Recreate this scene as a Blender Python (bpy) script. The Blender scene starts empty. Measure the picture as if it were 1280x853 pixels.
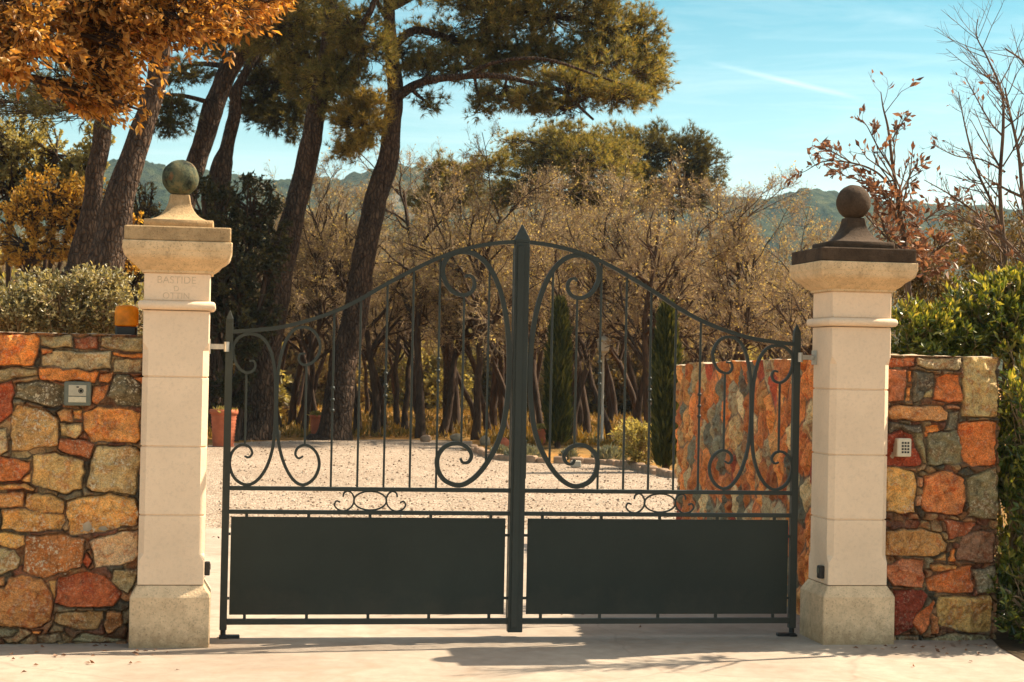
import bpy, math, random
import numpy as np

# ------------------------------------------------------------------ camera, world, sun, exposure
SC = bpy.context.scene
COL = SC.collection
FPX = 2259.6
CAM = np.array([-1.82963, -10.96621, 1.68699])
CR = np.array([0.98720, -0.15820, 0.02002])
CU = np.array([-0.02189, -0.01010, 0.99971])
CF = np.array([0.15795, 0.98736, 0.01344])
CF = CF / np.linalg.norm(CF)
CR = CR - CF * (CR @ CF); CR /= np.linalg.norm(CR)
CU = np.cross(CR, CF)

cam_data = bpy.data.cameras.new('camera')
cam = bpy.data.objects.new('camera', cam_data)
COL.objects.link(cam)
SC.camera = cam
cam_data.sensor_width = 36.0
cam_data.lens = 36.0 * FPX / 1280.0
cam_data.clip_end = 20000
cam_data.clip_start = 0.1
cam_data.dof.use_dof = True
cam_data.dof.focus_distance = 11.3
cam_data.dof.aperture_fstop = 10.0
from mathutils import Matrix
cam.matrix_world = Matrix(((CR[0], CU[0], -CF[0], CAM[0]), (CR[1], CU[1], -CF[1], CAM[1]),
                           (CR[2], CU[2], -CF[2], CAM[2]), (0, 0, 0, 1)))

SUN_DIR = np.array([0.93, 0.25, 1.0]); SUN_DIR /= np.linalg.norm(SUN_DIR)
SUN_EL = math.asin(SUN_DIR[2]); SUN_AZ = math.atan2(SUN_DIR[0], SUN_DIR[1])
SUN_STRENGTH = 5.0
SKY_STRENGTH = 0.122
HAZE_DENSITY = 0.00015
sun_data = bpy.data.lights.new('sun', 'SUN')
sun_data.energy = SUN_STRENGTH
sun_data.angle = math.radians(0.53)
sun_data.color = (1.0, 0.86, 0.66)
sun = bpy.data.objects.new('sun', sun_data); COL.objects.link(sun)
from mathutils import Vector
sun.rotation_euler = Vector(SUN_DIR).to_track_quat('Z', 'Y').to_euler()
sun.location = (8, 2, 12)

SC.view_settings.view_transform = 'Standard'
SC.view_settings.look = 'None'
SC.view_settings.exposure = 1.33
SC.view_settings.gamma = 1.0
cy = SC.cycles
cy.use_denoising = True
try:
    cy.denoiser = 'OPENIMAGEDENOISE'
except Exception:
    pass
cy.max_bounces = 6; cy.diffuse_bounces = 3; cy.glossy_bounces = 2; cy.transmission_bounces = 4
cy.volume_bounces = 0; cy.transparent_max_bounces = 4
cy.caustics_reflective = False; cy.caustics_refractive = False
cy.sample_clamp_indirect = 6.0


def ray(x, y):
    return CF + (x - 640.0) / FPX * CR - (y - 426.5) / FPX * CU


def at(x, y, Y):                      # photo pixel -> point on the vertical plane at depth Y
    d = ray(x, y); return CAM + d * ((Y - CAM[1]) / d[1])


def gnd(x, y, z=0.0):                 # photo pixel -> point on the ground
    d = ray(x, y); return CAM + d * ((z - CAM[2]) / d[2])


def pxm(P):                           # pixels per metre at a point
    return FPX / ((np.asarray(P) - CAM) @ CF)


# ------------------------------------------------------------------ node helpers
class NT:
    def __init__(s, tree):
        s.t = tree; s.t.nodes.clear()

    def n(s, typ, **kw):
        nd = s.t.nodes.new(typ)
        for k, v in kw.items():
            if hasattr(nd, k):
                setattr(nd, k, v)
        return nd

    def l(s, a, b):
        s.t.links.new(a, b)

    def ramp(s, fac, stops, interp='LINEAR'):
        r = s.n('ShaderNodeValToRGB'); cr = r.color_ramp; cr.interpolation = interp
        while len(cr.elements) < len(stops):
            cr.elements.new(0.5)
        for e, (p, c) in zip(cr.elements, stops):
            e.position = p
            e.color = (c[0], c[1], c[2], 1) if not isinstance(c, (int, float)) else (c, c, c, 1)
        s.l(fac, r.inputs[0]); return r.outputs[0]

    def noise(s, scale, detail=4, rough=0.55, vec=None, dist=0.0):
        t = s.n('ShaderNodeTexNoise'); t.inputs['Scale'].default_value = scale
        t.inputs['Detail'].default_value = detail; t.inputs['Roughness'].default_value = rough
        t.inputs['Distortion'].default_value = dist
        if vec is not None: s.l(vec, t.inputs['Vector'])
        return t.outputs['Fac']

    def mix(s, fac, a, b, mode='MIX'):
        m = s.n('ShaderNodeMix'); m.data_type = 'RGBA'; m.blend_type = mode
        for v, i in ((fac, 0), (a, 6), (b, 7)):
            if isinstance(v, (int, float)): m.inputs[i].default_value = v
            elif isinstance(v, tuple): m.inputs[i].default_value = (*v, 1)
            else: s.l(v, m.inputs[i])
        return m.outputs[2]

    def math(s, op, a, b=None, c=None, clamp=False):
        m = s.n('ShaderNodeMath'); m.operation = op; m.use_clamp = clamp
        for i, v in enumerate((a, b, c)):
            if v is None: continue
            if isinstance(v, (int, float)): m.inputs[i].default_value = v
            else: s.l(v, m.inputs[i])
        return m.outputs[0]

    def mapping(s, vec, scale=(1, 1, 1), loc=(0, 0, 0), rot=(0, 0, 0)):
        m = s.n('ShaderNodeMapping'); m.inputs['Scale'].default_value = scale
        m.inputs['Location'].default_value = loc; m.inputs['Rotation'].default_value = rot
        s.l(vec, m.inputs['Vector']); return m.outputs[0]

    def bump(s, h, strength=0.3, dist=0.01):
        b = s.n('ShaderNodeBump'); b.inputs['Strength'].default_value = strength
        b.inputs['Distance'].default_value = dist; s.l(h, b.inputs['Height']); return b.outputs[0]


# ------------------------------------------------------------------ world sky
world = bpy.data.worlds.new('World'); SC.world = world; world.use_nodes = True
w = NT(world.node_tree)
wo = w.n('ShaderNodeOutputWorld'); bg = w.n('ShaderNodeBackground'); sky = w.n('ShaderNodeTexSky')
sky.sky_type = 'NISHITA'; sky.sun_disc = False
sky.sun_elevation = SUN_EL; sky.sun_rotation = SUN_AZ
sky.air_density = 1.0; sky.dust_density = 1.2; sky.ozone_density = 1.0
tc = w.n('ShaderNodeTexCoord'); gen = tc.outputs['Generated']
sep = w.n('ShaderNodeSeparateXYZ'); w.l(gen, sep.inputs[0])
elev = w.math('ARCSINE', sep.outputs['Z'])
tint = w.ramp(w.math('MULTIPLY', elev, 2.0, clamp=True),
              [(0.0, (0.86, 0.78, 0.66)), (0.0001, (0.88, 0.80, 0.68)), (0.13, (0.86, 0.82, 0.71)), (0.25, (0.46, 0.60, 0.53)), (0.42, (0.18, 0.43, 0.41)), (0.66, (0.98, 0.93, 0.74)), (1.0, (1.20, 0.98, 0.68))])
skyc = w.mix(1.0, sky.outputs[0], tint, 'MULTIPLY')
# thin cirrus and one contrail, laid out by direction
cv = w.mapping(gen, scale=(3.2, 3.2, 30.0), rot=(0.10, -0.06, 0.3))
cir = w.ramp(w.noise(2.4, 6, 0.62, cv, 0.6), [(0.46, 0.0), (0.80, 1.0)])
d1 = ray(868, 74); d2 = ray(1085, 126); d1 /= np.linalg.norm(d1); d2 /= np.linalg.norm(d2)
nn = np.cross(d1, d2); nn /= np.linalg.norm(nn); al = d2 - d1; L12 = np.linalg.norm(al); al /= L12


def wdot(v):
    vd = w.n('ShaderNodeVectorMath'); vd.operation = 'DOT_PRODUCT'
    w.l(gen, vd.inputs[0]); vd.inputs[1].default_value = tuple(v); return vd.outputs['Value']


wn = w.noise(60, 3, 0.6, gen)
across = w.math('ABSOLUTE', w.math('ADD', wdot(nn), w.math('MULTIPLY', w.math('SUBTRACT', wn, 0.5), 0.0012)))
trail = w.math('SUBTRACT', 1.0, w.math('DIVIDE', across, 0.0020), clamp=True)
pos = w.math('DIVIDE', w.math('SUBTRACT', wdot(al), float(al @ d1)), float(L12))
ends = w.ramp(pos, [(0.0, 0.0), (0.15, 0.35), (0.55, 1.0), (0.85, 0.7), (1.0, 0.0)])
trail = w.math('MULTIPLY', trail, ends)
fade = w.ramp(w.math('MULTIPLY', elev, 2.0, clamp=True), [(0.05, 0.0), (0.25, 0.55), (0.6, 0.6)])
cl = w.math('ADD', w.math('MULTIPLY', w.math('MULTIPLY', cir, fade), 0.40), w.math('MULTIPLY', trail, 0.30), clamp=True)
skyc = w.mix(cl, skyc, (5.2, 5.3, 5.0))
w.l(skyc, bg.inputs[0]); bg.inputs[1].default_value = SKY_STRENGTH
w.l(bg.outputs[0], wo.inputs[0])


# ------------------------------------------------------------------ materials
def principled(name, fn, rough=0.8, spec=0.3, metal=0.0):
    m = bpy.data.materials.new(name); m.use_nodes = True
    t = NT(m.node_tree); o = t.n('ShaderNodeOutputMaterial'); b = t.n('ShaderNodeBsdfPrincipled')
    b.inputs['Roughness'].default_value = rough
    b.inputs['Specular IOR Level'].default_value = spec; b.inputs['Metallic'].default_value = metal
    t.l(b.outputs[0], o.inputs[0])
    fn(t, b); return m


def texco(t, which='Object'):
    return t.n('ShaderNodeTexCoord').outputs[which]


def setc(t, b, c):
    if isinstance(c, tuple): b.inputs['Base Color'].default_value = (*c, 1)
    else: t.l(c, b.inputs['Base Color'])


def simple(name, c, rough=0.6, spec=0.4, metal=0.0, var=0.25, scale=18, bump=0.1):
    def f(t, b):
        v = texco(t); n = t.noise(scale, 5, 0.6, v)
        c0 = tuple(x * (1 - var) for x in c); c1 = tuple(min(1, x * (1 + var)) for x in c)
        setc(t, b, t.ramp(n, [(0.3, c0), (0.7, c1)]))
        if bump: t.l(t.bump(t.noise(scale * 6, 4, 0.6, v), bump, 0.004), b.inputs['Normal'])
    return principled(name, f, rough, spec, metal)


def leaf_mat(name, cols, trans=0.35, rough=0.5, clump=0.6, spec=0.25, tcol=None, patch=1.3):
    m = bpy.data.materials.new(name); m.use_nodes = True
    t = NT(m.node_tree); o = t.n('ShaderNodeOutputMaterial'); b = t.n('ShaderNodeBsdfPrincipled')
    g = t.n('ShaderNodeNewGeometry')
    k = len(cols)
    c = t.ramp(g.outputs['Random Per Island'], [(i / max(1, k - 1), cc) for i, cc in enumerate(cols)])
    n = t.noise(patch, 3, 0.6, texco(t))
    c = t.mix(1.0, c, t.ramp(n, [(0.35, (1 - clump * .5,) * 3), (0.65, (1 + clump * .35,) * 3)]), 'MULTIPLY')
    setc(t, b, c); b.inputs['Roughness'].default_value = rough; b.inputs['Specular IOR Level'].default_value = spec
    tr = t.n('ShaderNodeBsdfTranslucent')
    t.l(t.mix(1.0, c, tcol or (1.5, 1.25, 0.6), 'MULTIPLY'), tr.inputs[0])
    mx = t.n('ShaderNodeMixShader'); mx.inputs[0].default_value = trans
    t.l(b.outputs[0], mx.inputs[1]); t.l(tr.outputs[0], mx.inputs[2]); t.l(mx.outputs[0], o.inputs[0])
    return m


def bark_mat(name, c0, c1, scale=9.0, bump=0.8, plates=0.0):
    def f(t, b):
        v = t.mapping(texco(t), scale=(1, 1, 0.22))
        n = t.noise(scale, 6, 0.65, v, 0.6)
        n2 = t.noise(1.6, 3, 0.6, texco(t)); h = n
        c = t.ramp(n, [(0.34, c0), (0.62, c1)])
        c = t.mix(t.ramp(n2, [(0.45, 0.0), (0.75, 0.5)]), c, tuple(x * 1.25 for x in c1))
        if plates:
            vo = t.n('ShaderNodeTexVoronoi'); vo.feature = 'DISTANCE_TO_EDGE'; vo.inputs['Scale'].default_value = plates
            ns = t.n('ShaderNodeTexNoise'); ns.inputs['Scale'].default_value = 5; t.l(texco(t), ns.inputs['Vector'])
            vv = t.n('ShaderNodeVectorMath'); vv.operation = 'MULTIPLY_ADD'; t.l(ns.outputs['Color'], vv.inputs[0]); vv.inputs[1].default_value = (.12, .12, .12)
            t.l(t.mapping(texco(t), scale=(1, 1, 0.36)), vv.inputs[2]); t.l(vv.outputs[0], vo.inputs['Vector'])
            e = t.ramp(vo.outputs['Distance'], [(0.0, 0.25), (0.10, 0.6), (0.3, 1.0)])
            c = t.mix(e, tuple(x * .8 for x in c0), c); h = t.math('ADD', t.math('MULTIPLY', e, 1.0), t.math('MULTIPLY', n, .6))
        setc(t, b, c)
        t.l(t.bump(h, bump, 0.06), b.inputs['Normal'])
    return principled(name, f, 0.9, 0.15)


M = {}
M['pine_bark'] = bark_mat('pine_bark', (0.030, 0.019, 0.013), (0.15, 0.092, 0.058), 9, 1.0, 15.0)
M['oak_bark'] = bark_mat('oak_bark', (0.022, 0.014, 0.009), (0.085, 0.052, 0.033), 14, 0.6)
M['twig'] = bark_mat('twig_bark', (0.14, 0.092, 0.052), (0.38, 0.27, 0.155), 14, 0.2)
M['sapling_bark'] = bark_mat('sapling_bark', (0.045, 0.028, 0.02), (0.15, 0.095, 0.062), 14, 0.2)
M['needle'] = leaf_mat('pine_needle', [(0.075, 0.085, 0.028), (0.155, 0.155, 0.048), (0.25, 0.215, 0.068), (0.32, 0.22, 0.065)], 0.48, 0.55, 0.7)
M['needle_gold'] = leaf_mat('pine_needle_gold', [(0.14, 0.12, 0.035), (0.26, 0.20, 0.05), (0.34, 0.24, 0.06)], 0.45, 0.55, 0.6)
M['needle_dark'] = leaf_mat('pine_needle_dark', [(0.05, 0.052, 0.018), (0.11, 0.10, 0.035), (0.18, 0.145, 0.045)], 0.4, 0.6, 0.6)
M['oak_orange'] = leaf_mat('oak_leaf_orange', [(0.10, 0.045, 0.012), (0.30, 0.14, 0.028), (0.50, 0.26, 0.055), (0.64, 0.42, 0.14), (0.38, 0.13, 0.025)], 0.42, 0.45, 0.5)
M['oak_dry'] = leaf_mat('oak_leaf_dry', [(0.20, 0.16, 0.075), (0.36, 0.295, 0.135), (0.52, 0.435, 0.22), (0.32, 0.205, 0.085)], 0.45, 0.5, 0.6)
M['oak_red'] = leaf_mat('oak_leaf_red', [(0.10, 0.048, 0.028), (0.17, 0.085, 0.048), (0.25, 0.14, 0.082), (0.34, 0.21, 0.13)], 0.32, 0.45, 0.4, tcol=(1.35, 0.95, 0.65))
M['laurel'] = leaf_mat('laurel_leaf', [(0.025, 0.042, 0.010), (0.06, 0.095, 0.016), (0.13, 0.165, 0.026), (0.30, 0.29, 0.05)], 0.3, 0.3, 0.6, 0.5, patch=2.5)
M['laurel_tip'] = leaf_mat('laurel_tip_leaf', [(0.10, 0.13, 0.02), (0.25, 0.25, 0.04), (0.50, 0.40, 0.09)], 0.45, 0.32, 0.4, 0.5)
M['olive'] = leaf_mat('olive_leaf', [(0.07, 0.065, 0.03), (0.18, 0.165, 0.08), (0.33, 0.29, 0.15), (0.50, 0.43, 0.24)], 0.3, 0.4, 0.5, 0.4, patch=2.5)
M['ivy'] = leaf_mat('ivy_leaf', [(0.02, 0.022, 0.009), (0.045, 0.042, 0.015), (0.09, 0.07, 0.022)], 0.25, 0.45, 0.6)
M['yellow'] = leaf_mat('yellow_leaf', [(0.30, 0.17, 0.03), (0.52, 0.31, 0.05), (0.62, 0.42, 0.09)], 0.5, 0.5, 0.5)
M['sage'] = leaf_mat('sage_leaf', [(0.20, 0.18, 0.06), (0.34, 0.30, 0.11), (0.46, 0.40, 0.17)], 0.45, 0.5, 0.5)
M['brush'] = leaf_mat('brush_leaf', [(0.06, 0.045, 0.018), (0.13, 0.095, 0.035), (0.20, 0.14, 0.05)], 0.3, 0.5, 0.6)
M['cypress'] = leaf_mat('cypress_scale', [(0.022, 0.03, 0.01), (0.05, 0.06, 0.016), (0.11, 0.105, 0.022)], 0.25, 0.6, 0.5)
M['lavender'] = leaf_mat('lavender_leaf', [(0.10, 0.11, 0.075), (0.20, 0.205, 0.14), (0.30, 0.29, 0.20)], 0.2, 0.6, 0.4)
M['grass'] = leaf_mat('grass_blade', [(0.13, 0.09, 0.02), (0.24, 0.16, 0.04), (0.30, 0.17, 0.03), (0.10, 0.10, 0.025)], 0.3, 0.6, 0.5)


def f_pillar(dirt_top, base, dirt=(0.20, 0.13, 0.065)):
    def f(t, b):
        v = texco(t); n = t.noise(2.2, 5, 0.6, v); n2 = t.noise(55, 4, 0.7, v); n3 = t.noise(7, 5, 0.65, v)
        c = t.ramp(n, [(0.3, tuple(x * 0.90 for x in base)), (0.7, tuple(x * 1.08 for x in base))])
        c = t.mix(t.ramp(n2, [(0.50, 0.0), (0.75, 0.30)]), c, tuple(x * 0.55 for x in base))
        if dirt_top:
            c = t.mix(t.ramp(n3, [(0.42, 0.0), (0.70, dirt_top)]), c, dirt)
            c = t.mix(t.ramp(t.noise(22, 5, 0.75, v), [(0.50, 0.0), (0.68, 0.55)]), c, tuple(x * 0.5 for x in base))
            c = t.mix(t.ramp(t.noise(110, 3, 0.6, v), [(0.58, 0.0), (0.68, 0.6)]), c, tuple(x * 0.3 for x in base))
        setc(t, b, c)
        hh = t.math('ADD', t.math('MULTIPLY', n2, 0.8), n3)
        t.l(t.bump(hh, 0.6 if dirt_top else 0.35, 0.010), b.inputs['Normal'])
    return f


M['stone'] = principled('cut_limestone', f_pillar(0.0, (0.81, 0.61, 0.42)), 0.85, 0.2)


def f_base(t, b):
    f_pillar(0.30, (0.78, 0.565, 0.345))(t, b)
    src = b.inputs['Base Color'].links[0].from_socket; v = texco(t); sp = t.n('ShaderNodeSeparateXYZ'); t.l(v, sp.inputs[0])
    k = t.math('ADD', sp.outputs['Z'], t.math('MULTIPLY', t.math('SUBTRACT', t.noise(9, 5, .7, v), .5), .34))
    setc(t, b, t.mix(t.ramp(k, [(0.0, 0.65), (0.05, 0.42), (0.15, 0.0)]), src, (0.26, 0.15, 0.065)))


M['stone_base'] = principled('stained_limestone', f_base, 0.88, 0.2)
M['stone_cap'] = principled('weathered_limestone', f_pillar(0.35, (0.70, 0.50, 0.285)), 0.88, 0.2)
M['stone_slab'] = principled('lichen_limestone', f_pillar(0.6, (0.46, 0.31, 0.16)), 0.9, 0.15)
M['stone_dark'] = principled('blackened_limestone', f_pillar(0.85, (0.085, 0.056, 0.036), (0.028, 0.019, 0.012)), 0.92, 0.15)


def f_ball_green(t, b):
    v = texco(t); n = t.noise(15, 6, 0.7, v); n2 = t.noise(60, 5, 0.7, v); n3 = t.noise(7, 3, 0.5, v)
    c = t.ramp(n, [(0.36, (0.016, 0.020, 0.014)), (0.50, (0.065, 0.075, 0.045)), (0.64, (0.15, 0.13, 0.065))])
    c = t.mix(t.ramp(n3, [(0.56, 0.0), (0.66, 0.85)]), c, (0.24, 0.11, 0.045))
    c = t.mix(t.ramp(n2, [(0.58, 0.0), (0.72, 0.7)]), c, (0.02, 0.02, 0.015))
    setc(t, b, c); t.l(t.bump(n2, 0.6, 0.01), b.inputs['Normal'])


M['ball_green'] = principled('mossy_stone', f_ball_green, 0.9, 0.15)


def f_wall(t, b):
    a = t.n('ShaderNodeAttribute'); a.attribute_name = 'stone'
    col, lich = a.outputs['Color'], a.outputs['Alpha']
    v = texco(t); n = t.noise(17, 7, 0.72, v, 0.9); n2 = t.noise(60, 5, 0.7, v); n3 = t.noise(7, 5, 0.65, v, 1.4)
    c = t.mix(1.0, col, t.ramp(n, [(0.30, (0.45, 0.40, 0.35)), (0.46, (1.18, 1.16, 1.14)), (0.66, (1.75, 1.68, 1.58))]), 'MULTIPLY')
    c = t.mix(t.math('MULTIPLY', t.ramp(n3, [(0.50, 0.0), (0.60, 0.85)]), t.ramp(lich, [(0.0, 0.9), (1, 0.5)])), c, t.mix(1.0, c, (0.66, 0.30, 0.16), 'MULTIPLY'))
    spots = t.math('MULTIPLY', t.ramp(t.math('ADD', t.math('MULTIPLY', n2, 0.75), t.math('MULTIPLY', n3, 0.3)), [(0.555, 0.0), (0.63, 1.0)]), lich)
    n5 = t.noise(130, 3, 0.75, v)
    c = t.mix(1.0, c, t.ramp(n5, [(0.36, (0.62, 0.58, 0.55)), (0.5, (1, 1, 1)), (0.64, (1.35, 1.32, 1.28))]), 'MULTIPLY')
    c = t.mix(spots, c, (0.66, 0.55, 0.36))
    setc(t, b, c)
    t.l(t.bump(t.math('ADD', n, t.math('MULTIPLY', n2, 0.5)), 0.75, 0.014), b.inputs['Normal'])


M['wall'] = principled('rubble_stone', f_wall, 0.8, 0.3)
M['mortar'] = simple('pale_mortar', (0.42, 0.34, 0.24), 0.9, 0.1, 0, 0.3, 9, 0.5)


def f_gate(t, b):
    v = texco(t); n = t.noise(1.4, 4, 0.6, v); n2 = t.noise(30, 4, 0.6, v)
    c = t.ramp(n, [(0.3, (0.021, 0.026, 0.021)), (0.7, (0.031, 0.037, 0.030))])
    c = t.mix(t.ramp(n2, [(0.6, 0.0), (0.8, 0.25)]), c, (0.07, 0.065, 0.05))
    sp = t.n('ShaderNodeSeparateXYZ'); t.l(v, sp.inputs[0]); k = t.math('ADD', sp.outputs['Z'], t.math('MULTIPLY', t.math('SUBTRACT', t.noise(6, 6, .7, v), .5), .5))
    c = t.mix(t.ramp(k, [(0.05, 0.30), (0.30, 0.0)]), c, (0.11, 0.085, 0.06))
    setc(t, b, c); t.l(t.ramp(n2, [(0.3, 0.45), (0.7, 0.65)]), b.inputs['Roughness'])
    t.l(t.bump(t.noise(160, 2, 0.5, v), 0.06, 0.002), b.inputs['Normal'])


M['gate'] = principled('green_black_paint', f_gate, 0.5, 0.32)
M['panel'] = principled('panel_paint', lambda t, b: (f_gate(t, b)), 0.6, 0.2)
M['steel'] = simple('galvanised_steel', (0.45, 0.43, 0.38), 0.4, 0.5, 0.8, 0.2, 30, 0.1)
M['black'] = simple('black_plastic', (0.018, 0.017, 0.016), 0.4, 0.4, 0, 0.2, 30, 0.05)
M['grey_green'] = simple('grey_green_housing', (0.13, 0.135, 0.10), 0.5, 0.4, 0, 0.15, 20, 0.1)
M['plate'] = simple('brushed_plate', (0.42, 0.37, 0.27), 0.35, 0.5, 0.4, 0.12, 25, 0.05)
M['cream'] = simple('cream_plastic', (0.62, 0.53, 0.38), 0.45, 0.4, 0, 0.08, 20, 0.03)
M['label'] = simple('paper_label', (0.55, 0.47, 0.32), 0.6, 0.2, 0, 0.12, 60, 0.0)
M['terra'] = simple('terracotta', (0.42, 0.12, 0.055), 0.8, 0.2, 0, 0.25, 7, 0.3)
M['rock'] = simple('field_rock', (0.30, 0.23, 0.15), 0.9, 0.15, 0, 0.4, 6, 0.6)
M['kerb'] = simple('kerb_stone', (0.30, 0.20, 0.13), 0.9, 0.15, 0, 0.4, 5, 0.6)
M['white'] = simple('cream_paint', (0.40, 0.36, 0.28), 0.5, 0.3, 0, 0.12, 12, 0.1)
M['engrave'] = simple('engraved_shadow', (0.63, 0.475, 0.32), 0.9, 0.1, 0, 0.2, 40, 0.2)


M['lens'] = leaf_mat('amber_plastic', [(0.92, 0.40, 0.015), (0.95, 0.43, 0.02)], 0.6, 0.25, 0.5, 0.5, tcol=(0.9, 0.95, 0.6), patch=14)
M['glass'] = principled('lamp_glass', lambda t, b: (setc(t, b, (0.75, 0.72, 0.62)), setattr(b.inputs['Transmission Weight'], 'default_value', 0.5)), 0.3, 0.5)


def f_concrete(t, b):
    v = texco(t); n = t.noise(0.8, 5, 0.6, v, 0.4); n2 = t.noise(9, 6, 0.65, v); n3 = t.noise(170, 3, 0.6, v)
    n4 = t.noise(2.4, 4, 0.65, v, 1.0)
    c = t.ramp(n, [(0.3, (0.27, 0.215, 0.165)), (0.5, (0.34, 0.28, 0.222)), (0.72, (0.42, 0.355, 0.28))])
    c = t.mix(1.0, c, t.ramp(n2, [(0.3, (0.86, 0.84, 0.82)), (0.7, (1.10, 1.09, 1.08))]), 'MULTIPLY')
    c = t.mix(t.ramp(n3, [(0.57, 0.0), (0.70, 0.7)]), c, (0.19, 0.135, 0.095))
    c = t.mix(t.ramp(n4, [(0.54, 0.0), (0.66, 0.42)]), c, (0.27, 0.19, 0.13))
    vc = t.n('ShaderNodeTexVoronoi'); vc.feature = 'DISTANCE_TO_EDGE'; vc.inputs['Scale'].default_value = 0.38
    wv = t.n('ShaderNodeMix'); wv.data_type = 'VECTOR'
    ns = t.n('ShaderNodeTexNoise'); ns.inputs['Scale'].default_value = 1.4; t.l(v, ns.inputs['Vector'])
    wv.inputs[0].default_value = 0.25; t.l(v, wv.inputs[4]); t.l(ns.outputs['Color'], wv.inputs[5]); t.l(wv.outputs[1], vc.inputs['Vector'])
    c = t.mix(t.ramp(vc.outputs['Distance'], [(0.0, 0.22), (0.004, 0.0)]), c, (0.10, 0.07, 0.05))
    setc(t, b, c)
    t.l(t.bump(t.math('ADD', n2, t.math('MULTIPLY', n3, 0.4)), 0.35, 0.008), b.inputs['Normal'])


M['concrete'] = principled('driveway_concrete', f_concrete, 0.85, 0.25)


def f_gravel(t, b):
    v = texco(t)
    vo = t.n('ShaderNodeTexVoronoi'); vo.inputs['Scale'].default_value = 34; t.l(v, vo.inputs['Vector'])
    vb = t.n('ShaderNodeTexVoronoi'); vb.inputs['Scale'].default_value = 9; t.l(v, vb.inputs['Vector'])
    c = t.ramp(vo.outputs['Color'], [(0.1, (0.15, 0.105, 0.07)), (0.4, (0.32, 0.252, 0.192)), (0.8, (0.43, 0.355, 0.278))])
    n = t.noise(0.35, 5, 0.65, v); n2 = t.noise(3.5, 5, 0.7, v)
    c = t.mix(1.0, c, t.ramp(n, [(0.3, (0.84, 0.80, 0.76)), (0.7, (1.12, 1.10, 1.08))]), 'MULTIPLY')
    c = t.mix(t.ramp(n2, [(0.52, 0.0), (0.68, 0.55)]), c, (0.22, 0.145, 0.085))
    c = t.mix(t.ramp(vb.outputs['Distance'], [(0.10, 0.85), (0.22, 0.0)]), c, (0.15, 0.085, 0.05))
    setc(t, b, c)
    h = t.math('SUBTRACT', 1.0, vo.outputs['Distance'])
    t.l(t.bump(t.math('ADD', h, t.math('MULTIPLY', n2, 1.5)), 0.8, 0.03), b.inputs['Normal'])


M['gravel'] = principled('court_gravel', f_gravel, 0.92, 0.15)


def f_litter(t, b):
    v = texco(t); n = t.noise(0.25, 5, 0.65, v); n2 = t.noise(7, 6, 0.7, v); n3 = t.noise(40, 4, 0.7, v)
    c = t.ramp(n, [(0.30, (0.17, 0.105, 0.042)), (0.45, (0.30, 0.18, 0.06)), (0.58, (0.44, 0.22, 0.065)), (0.72, (0.27, 0.21, 0.07))])
    c = t.mix(1.0, c, t.ramp(n2, [(0.3, (0.55, 0.5, 0.45)), (0.7, (1.35, 1.3, 1.2))]), 'MULTIPLY')
    c = t.mix(t.ramp(n3, [(0.6, 0.0), (0.75, 0.5)]), c, (0.40, 0.26, 0.10))
    setc(t, b, c); t.l(t.bump(t.math('ADD', n2, n3), 0.9, 0.05), b.inputs['Normal'])


M['litter'] = principled('leaf_litter', f_litter, 0.95, 0.1)


M['soil'] = simple('dark_soil', (0.06, 0.04, 0.022), 0.95, 0.1, 0, 0.5, 6, 0.8)


def f_hill(t, b):
    v = texco(t); n = t.noise(0.011, 5, 0.6, v); n2 = t.noise(0.11, 6, 0.75, v); n3 = t.noise(0.02, 4, 0.6, v, 1.0)
    c = t.ramp(n2, [(0.36, (0.012, 0.018, 0.010)), (0.5, (0.035, 0.048, 0.020)), (0.66, (0.085, 0.085, 0.035))])
    c = t.mix(t.ramp(n, [(0.5, 0.0), (0.62, 0.5)]), c, (0.10, 0.085, 0.04))
    g = t.n('ShaderNodeNewGeometry'); sp = t.n('ShaderNodeSeparateXYZ'); t.l(g.outputs['True Normal'], sp.inputs[0])
    c = t.mix(t.math('MULTIPLY', t.ramp(n3, [(0.60, 0.0), (0.66, 0.8)]), t.ramp(sp.outputs['Z'], [(0.75, 1.0), (0.95, 0.0)])), c, (0.27, 0.22, 0.16))
    setc(t, b, c); t.l(t.bump(n2, 1.0, 6.0), b.inputs['Normal'])


M['hill'] = principled('hill_forest', f_hill, 0.95, 0.05)

# ------------------------------------------------------------------ mesh helpers
ORG = {}                              # object -> world origin of its root


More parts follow.
